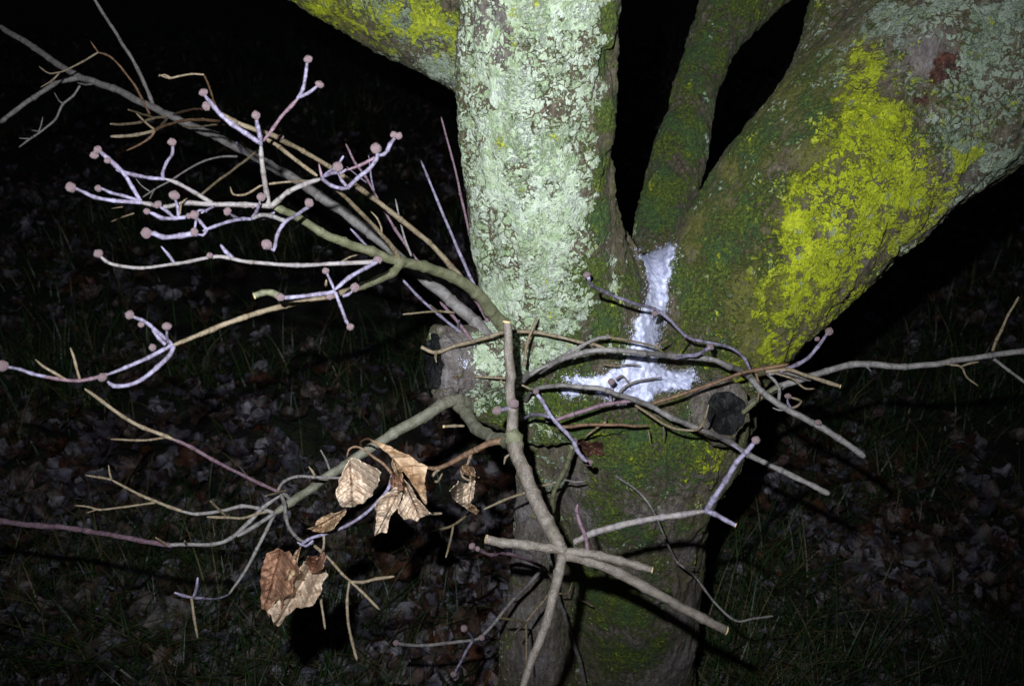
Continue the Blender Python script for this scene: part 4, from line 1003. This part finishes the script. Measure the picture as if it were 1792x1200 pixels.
def patchy(m, other):
    t = m.node_tree; b = t.nodes['Principled BSDF']; src = b.inputs['Base Color'].links[0].from_socket
    gm_ = t.nodes.new('ShaderNodeNewGeometry'); nz_ = t.nodes.new('ShaderNodeTexNoise'); nz_.inputs['Scale'].default_value = 38; nz_.inputs['Detail'].default_value = 6; nz_.inputs['Roughness'].default_value = .7
    t.links.new(gm_.outputs['Position'], nz_.inputs['Vector']); mr = t.nodes.new('ShaderNodeMapRange'); mr.inputs[1].default_value = .44; mr.inputs[2].default_value = .58; t.links.new(nz_.outputs['Fac'], mr.inputs[0])
    mx = t.nodes.new('ShaderNodeMix'); mx.data_type = 'RGBA'; t.links.new(mr.outputs[0], mx.inputs[0]); t.links.new(src, mx.inputs[6]); mx.inputs[7].default_value = (*other, 1); t.links.new(mx.outputs[2], b.inputs['Base Color'])
patchy(LM[0], (.012, .010, .008)); patchy(LM[1], (.015, .009, .007)); patchy(LM[2], (.030, .022, .020)); patchy(LM[3], (.018, .014, .013)); patchy(LM[4], (.07, .065, .085))
for m_ in LM: m_.node_tree.nodes['Principled BSDF'].inputs['Roughness'].default_value = .38
PW = [.34, .11, .13, .13, .29]
LME = {}
for a in range(10):
    for b in range(5):
        me = rot_leaf(a, 100 + a); me.materials.append(LM[b]); LME[a, b] = me
cand = []
for _ in range(17000):
    y = 1.0 + 8.0 * random.random() ** 1.7; x = (random.random() - .5) * (1.7 * y + .6)
    nz = vnoise(np.array([[x * 1.6, y * 1.6, 0.]]), 17)[0]
    if random.random() > .66 + .6 * nz: continue
    cand.append((x, y, random.uniform(.8, 1.25)))
trunkxy = TREE0.xy
cand = [c for c in cand if (Vector(c[:2]) - trunkxy).length > .16]
def visible(x, y):
    v = Vector((x, y, 0)) - CAM; z = v.dot(FWD); px = 896 + v.dot(RGT) / z * F; py = 600 - v.dot(UPV) / z * F
    return -30 < px < 1820 and 250 < py < 1230 and z > .2, z
inview = []; rest = []
for c in cand:
    vs, z = visible(c[0], c[1]); (inview if vs else rest).append((z / c[2], c))
inview.sort(); indiv = inview[:299]; rest += inview[299:]
gzs = lambda x, y: float(groundz(np.array([x]), np.array([y]))[0])
for _, (x, y, s_) in indiv:
    b = random.choices(range(5), PW)[0]; o = bpy.data.objects.new('fallen_leaf', LME[random.randrange(10), b]); C.objects.link(o); o.parent = ground
    o.location = (x, y, gzs(x, y) + random.uniform(.008, .035)); o.rotation_euler = (random.gauss(0, .35), random.gauss(0, .35) + (math.pi if random.random() < .45 else 0), random.uniform(0, 6.28)); o.scale = (s_ * 1.1,) * 3
# the two big russet leaves
for (px, py, sc_, bm) in ((1520,842,1.35,1),(1620,850,1.3,1),(700,1010,1.9,1),(1300,905,1.8,1),(1340,975,1.9,1),(870,850,1.9,1),(1640,570,1.2,1),(1590,700,1.3,3),(1330,1040,1.4,2),(500,800,1.4,2),(1450,940,1.4,2),(1260,690+0,1.0,2)):
    d = (P(px, py, 1) - CAM); t = -CAM.z / d.z; g = CAM + d * t
    o = bpy.data.objects.new('fallen_leaf', LME[random.randrange(10), bm]); C.objects.link(o); o.parent = ground
    o.location = (g.x, g.y, gzs(g.x, g.y) + .045); o.rotation_euler = (random.gauss(.15, .15), random.gauss(0, .2), random.uniform(0, 6.28)); o.scale = (sc_ * 1.15, sc_ * .95, sc_)
# remaining litter, one object
vv = []; ff = []; mi = []; va = []; off = 0
base_ = {k: (np.array([v.co[:] for v in me.vertices]), [tuple(p.vertices) for p in me.polygons]) for k, me in LME.items()}
for _, (x, y, s_) in rest:
    b = random.choices(range(5), PW)[0]; bv_, bf = base_[random.randrange(10), b]
    Rm = np.array((Matrix.Rotation(random.uniform(0, 6.28), 3, 'Z') @ Matrix.Rotation(random.gauss(0, .35), 3, 'X') @ Matrix.Rotation(random.gauss(0, .35), 3, 'Y')))
    W_ = bv_ @ Rm.T * s_ * 1.1 + np.array([x, y, gzs(x, y) + random.uniform(.006, .03)]); vv.append(W_); ff += [tuple(k + off for k in q) for q in bf]; mi += [b] * len(bf); off += len(W_)
lm = mesh('leaf_litter', np.concatenate(vv), ff)
for m_ in LM: lm.materials.append(m_)
lm.polygons.foreach_set('material_index', mi)
o = link('leaf_litter', lm); o['kind'] = 'stuff'; o['label'] = 'wet brown and frosted leaf litter scattered over the lawn'; o['category'] = 'leaf litter'
# grass
def grassm():
    s = NM('lawn_grass'); r = s.attr('tint')
    c = s.ramp(r, [(0, (.007, .018, .004)), (.45, (.017, .042, .009)), (.75, (.036, .062, .013)), (.9, (.085, .070, .028)), (1, (.15, .12, .06))])
    return s.fin(c, .45, .4)
def grass(nb, seed):
    g = np.random.default_rng(seed); y = .95 + 8.5 * g.random(nb) ** 1.55; x = (g.random(nb) - .5) * (1.75 * y + .6)
    k = vnoise(np.stack([x * 2.3, y * 2.3, x * 0], 1), 55) + .5 * vnoise(np.stack([x * 9, y * 9, x * 0], 1), 56)
    keep = (g.random(nb) < np.clip(.36 + .75 * k, .05, 1)) & (np.hypot(x - trunkxy.x, y - trunkxy.y) > .13); x, y, k = x[keep], y[keep], k[keep]; nb = len(x)
    h = g.uniform(.03, .15, nb) * (1 + .35 * k); a = g.uniform(0, 6.28, nb); ln = g.uniform(.25, 1.7, nb) * h; wd = g.uniform(.0006, .0016, nb) * (1 + .18 * y)
    z = groundz(x, y); seg = 4; V = np.zeros((nb, (seg + 1) * 2, 3))
    wa = a + g.uniform(.8, 2.2, nb)
    for i in range(seg + 1):
        t = i / seg; cx = x + np.cos(a) * ln * t ** 1.7; cy = y + np.sin(a) * ln * t ** 1.7; cz = z - .005 + h * (t - .35 * t ** 2.4 * (ln / h) * .6); ww = wd * (1 - t ** 2 * .9)
        V[:, 2 * i] = np.stack([cx - np.cos(wa) * ww, cy - np.sin(wa) * ww, cz], 1); V[:, 2 * i + 1] = np.stack([cx + np.cos(wa) * ww, cy + np.sin(wa) * ww, cz], 1)
    b0 = (np.arange(nb) * (seg + 1) * 2)[:, None]; i2 = (np.arange(seg) * 2)[None]
    Q = np.stack([b0 + i2, b0 + i2 + 1, b0 + i2 + 3, b0 + i2 + 2], -1).reshape(-1, 4)
    me = mesh_np('grass', V.reshape(-1, 3), Q); t = np.repeat(g.random(nb) ** 1.3, (seg + 1) * 2); at = me.attributes.new('tint', 'FLOAT', 'POINT'); at.data.foreach_set('value', t.astype(np.float32))
    return me
o = link('grass', grass(150000, 4), None, grassm()); o['kind'] = 'stuff'; o['label'] = 'sparse dark green lawn grass growing up through the leaf litter'; o['category'] = 'grass'
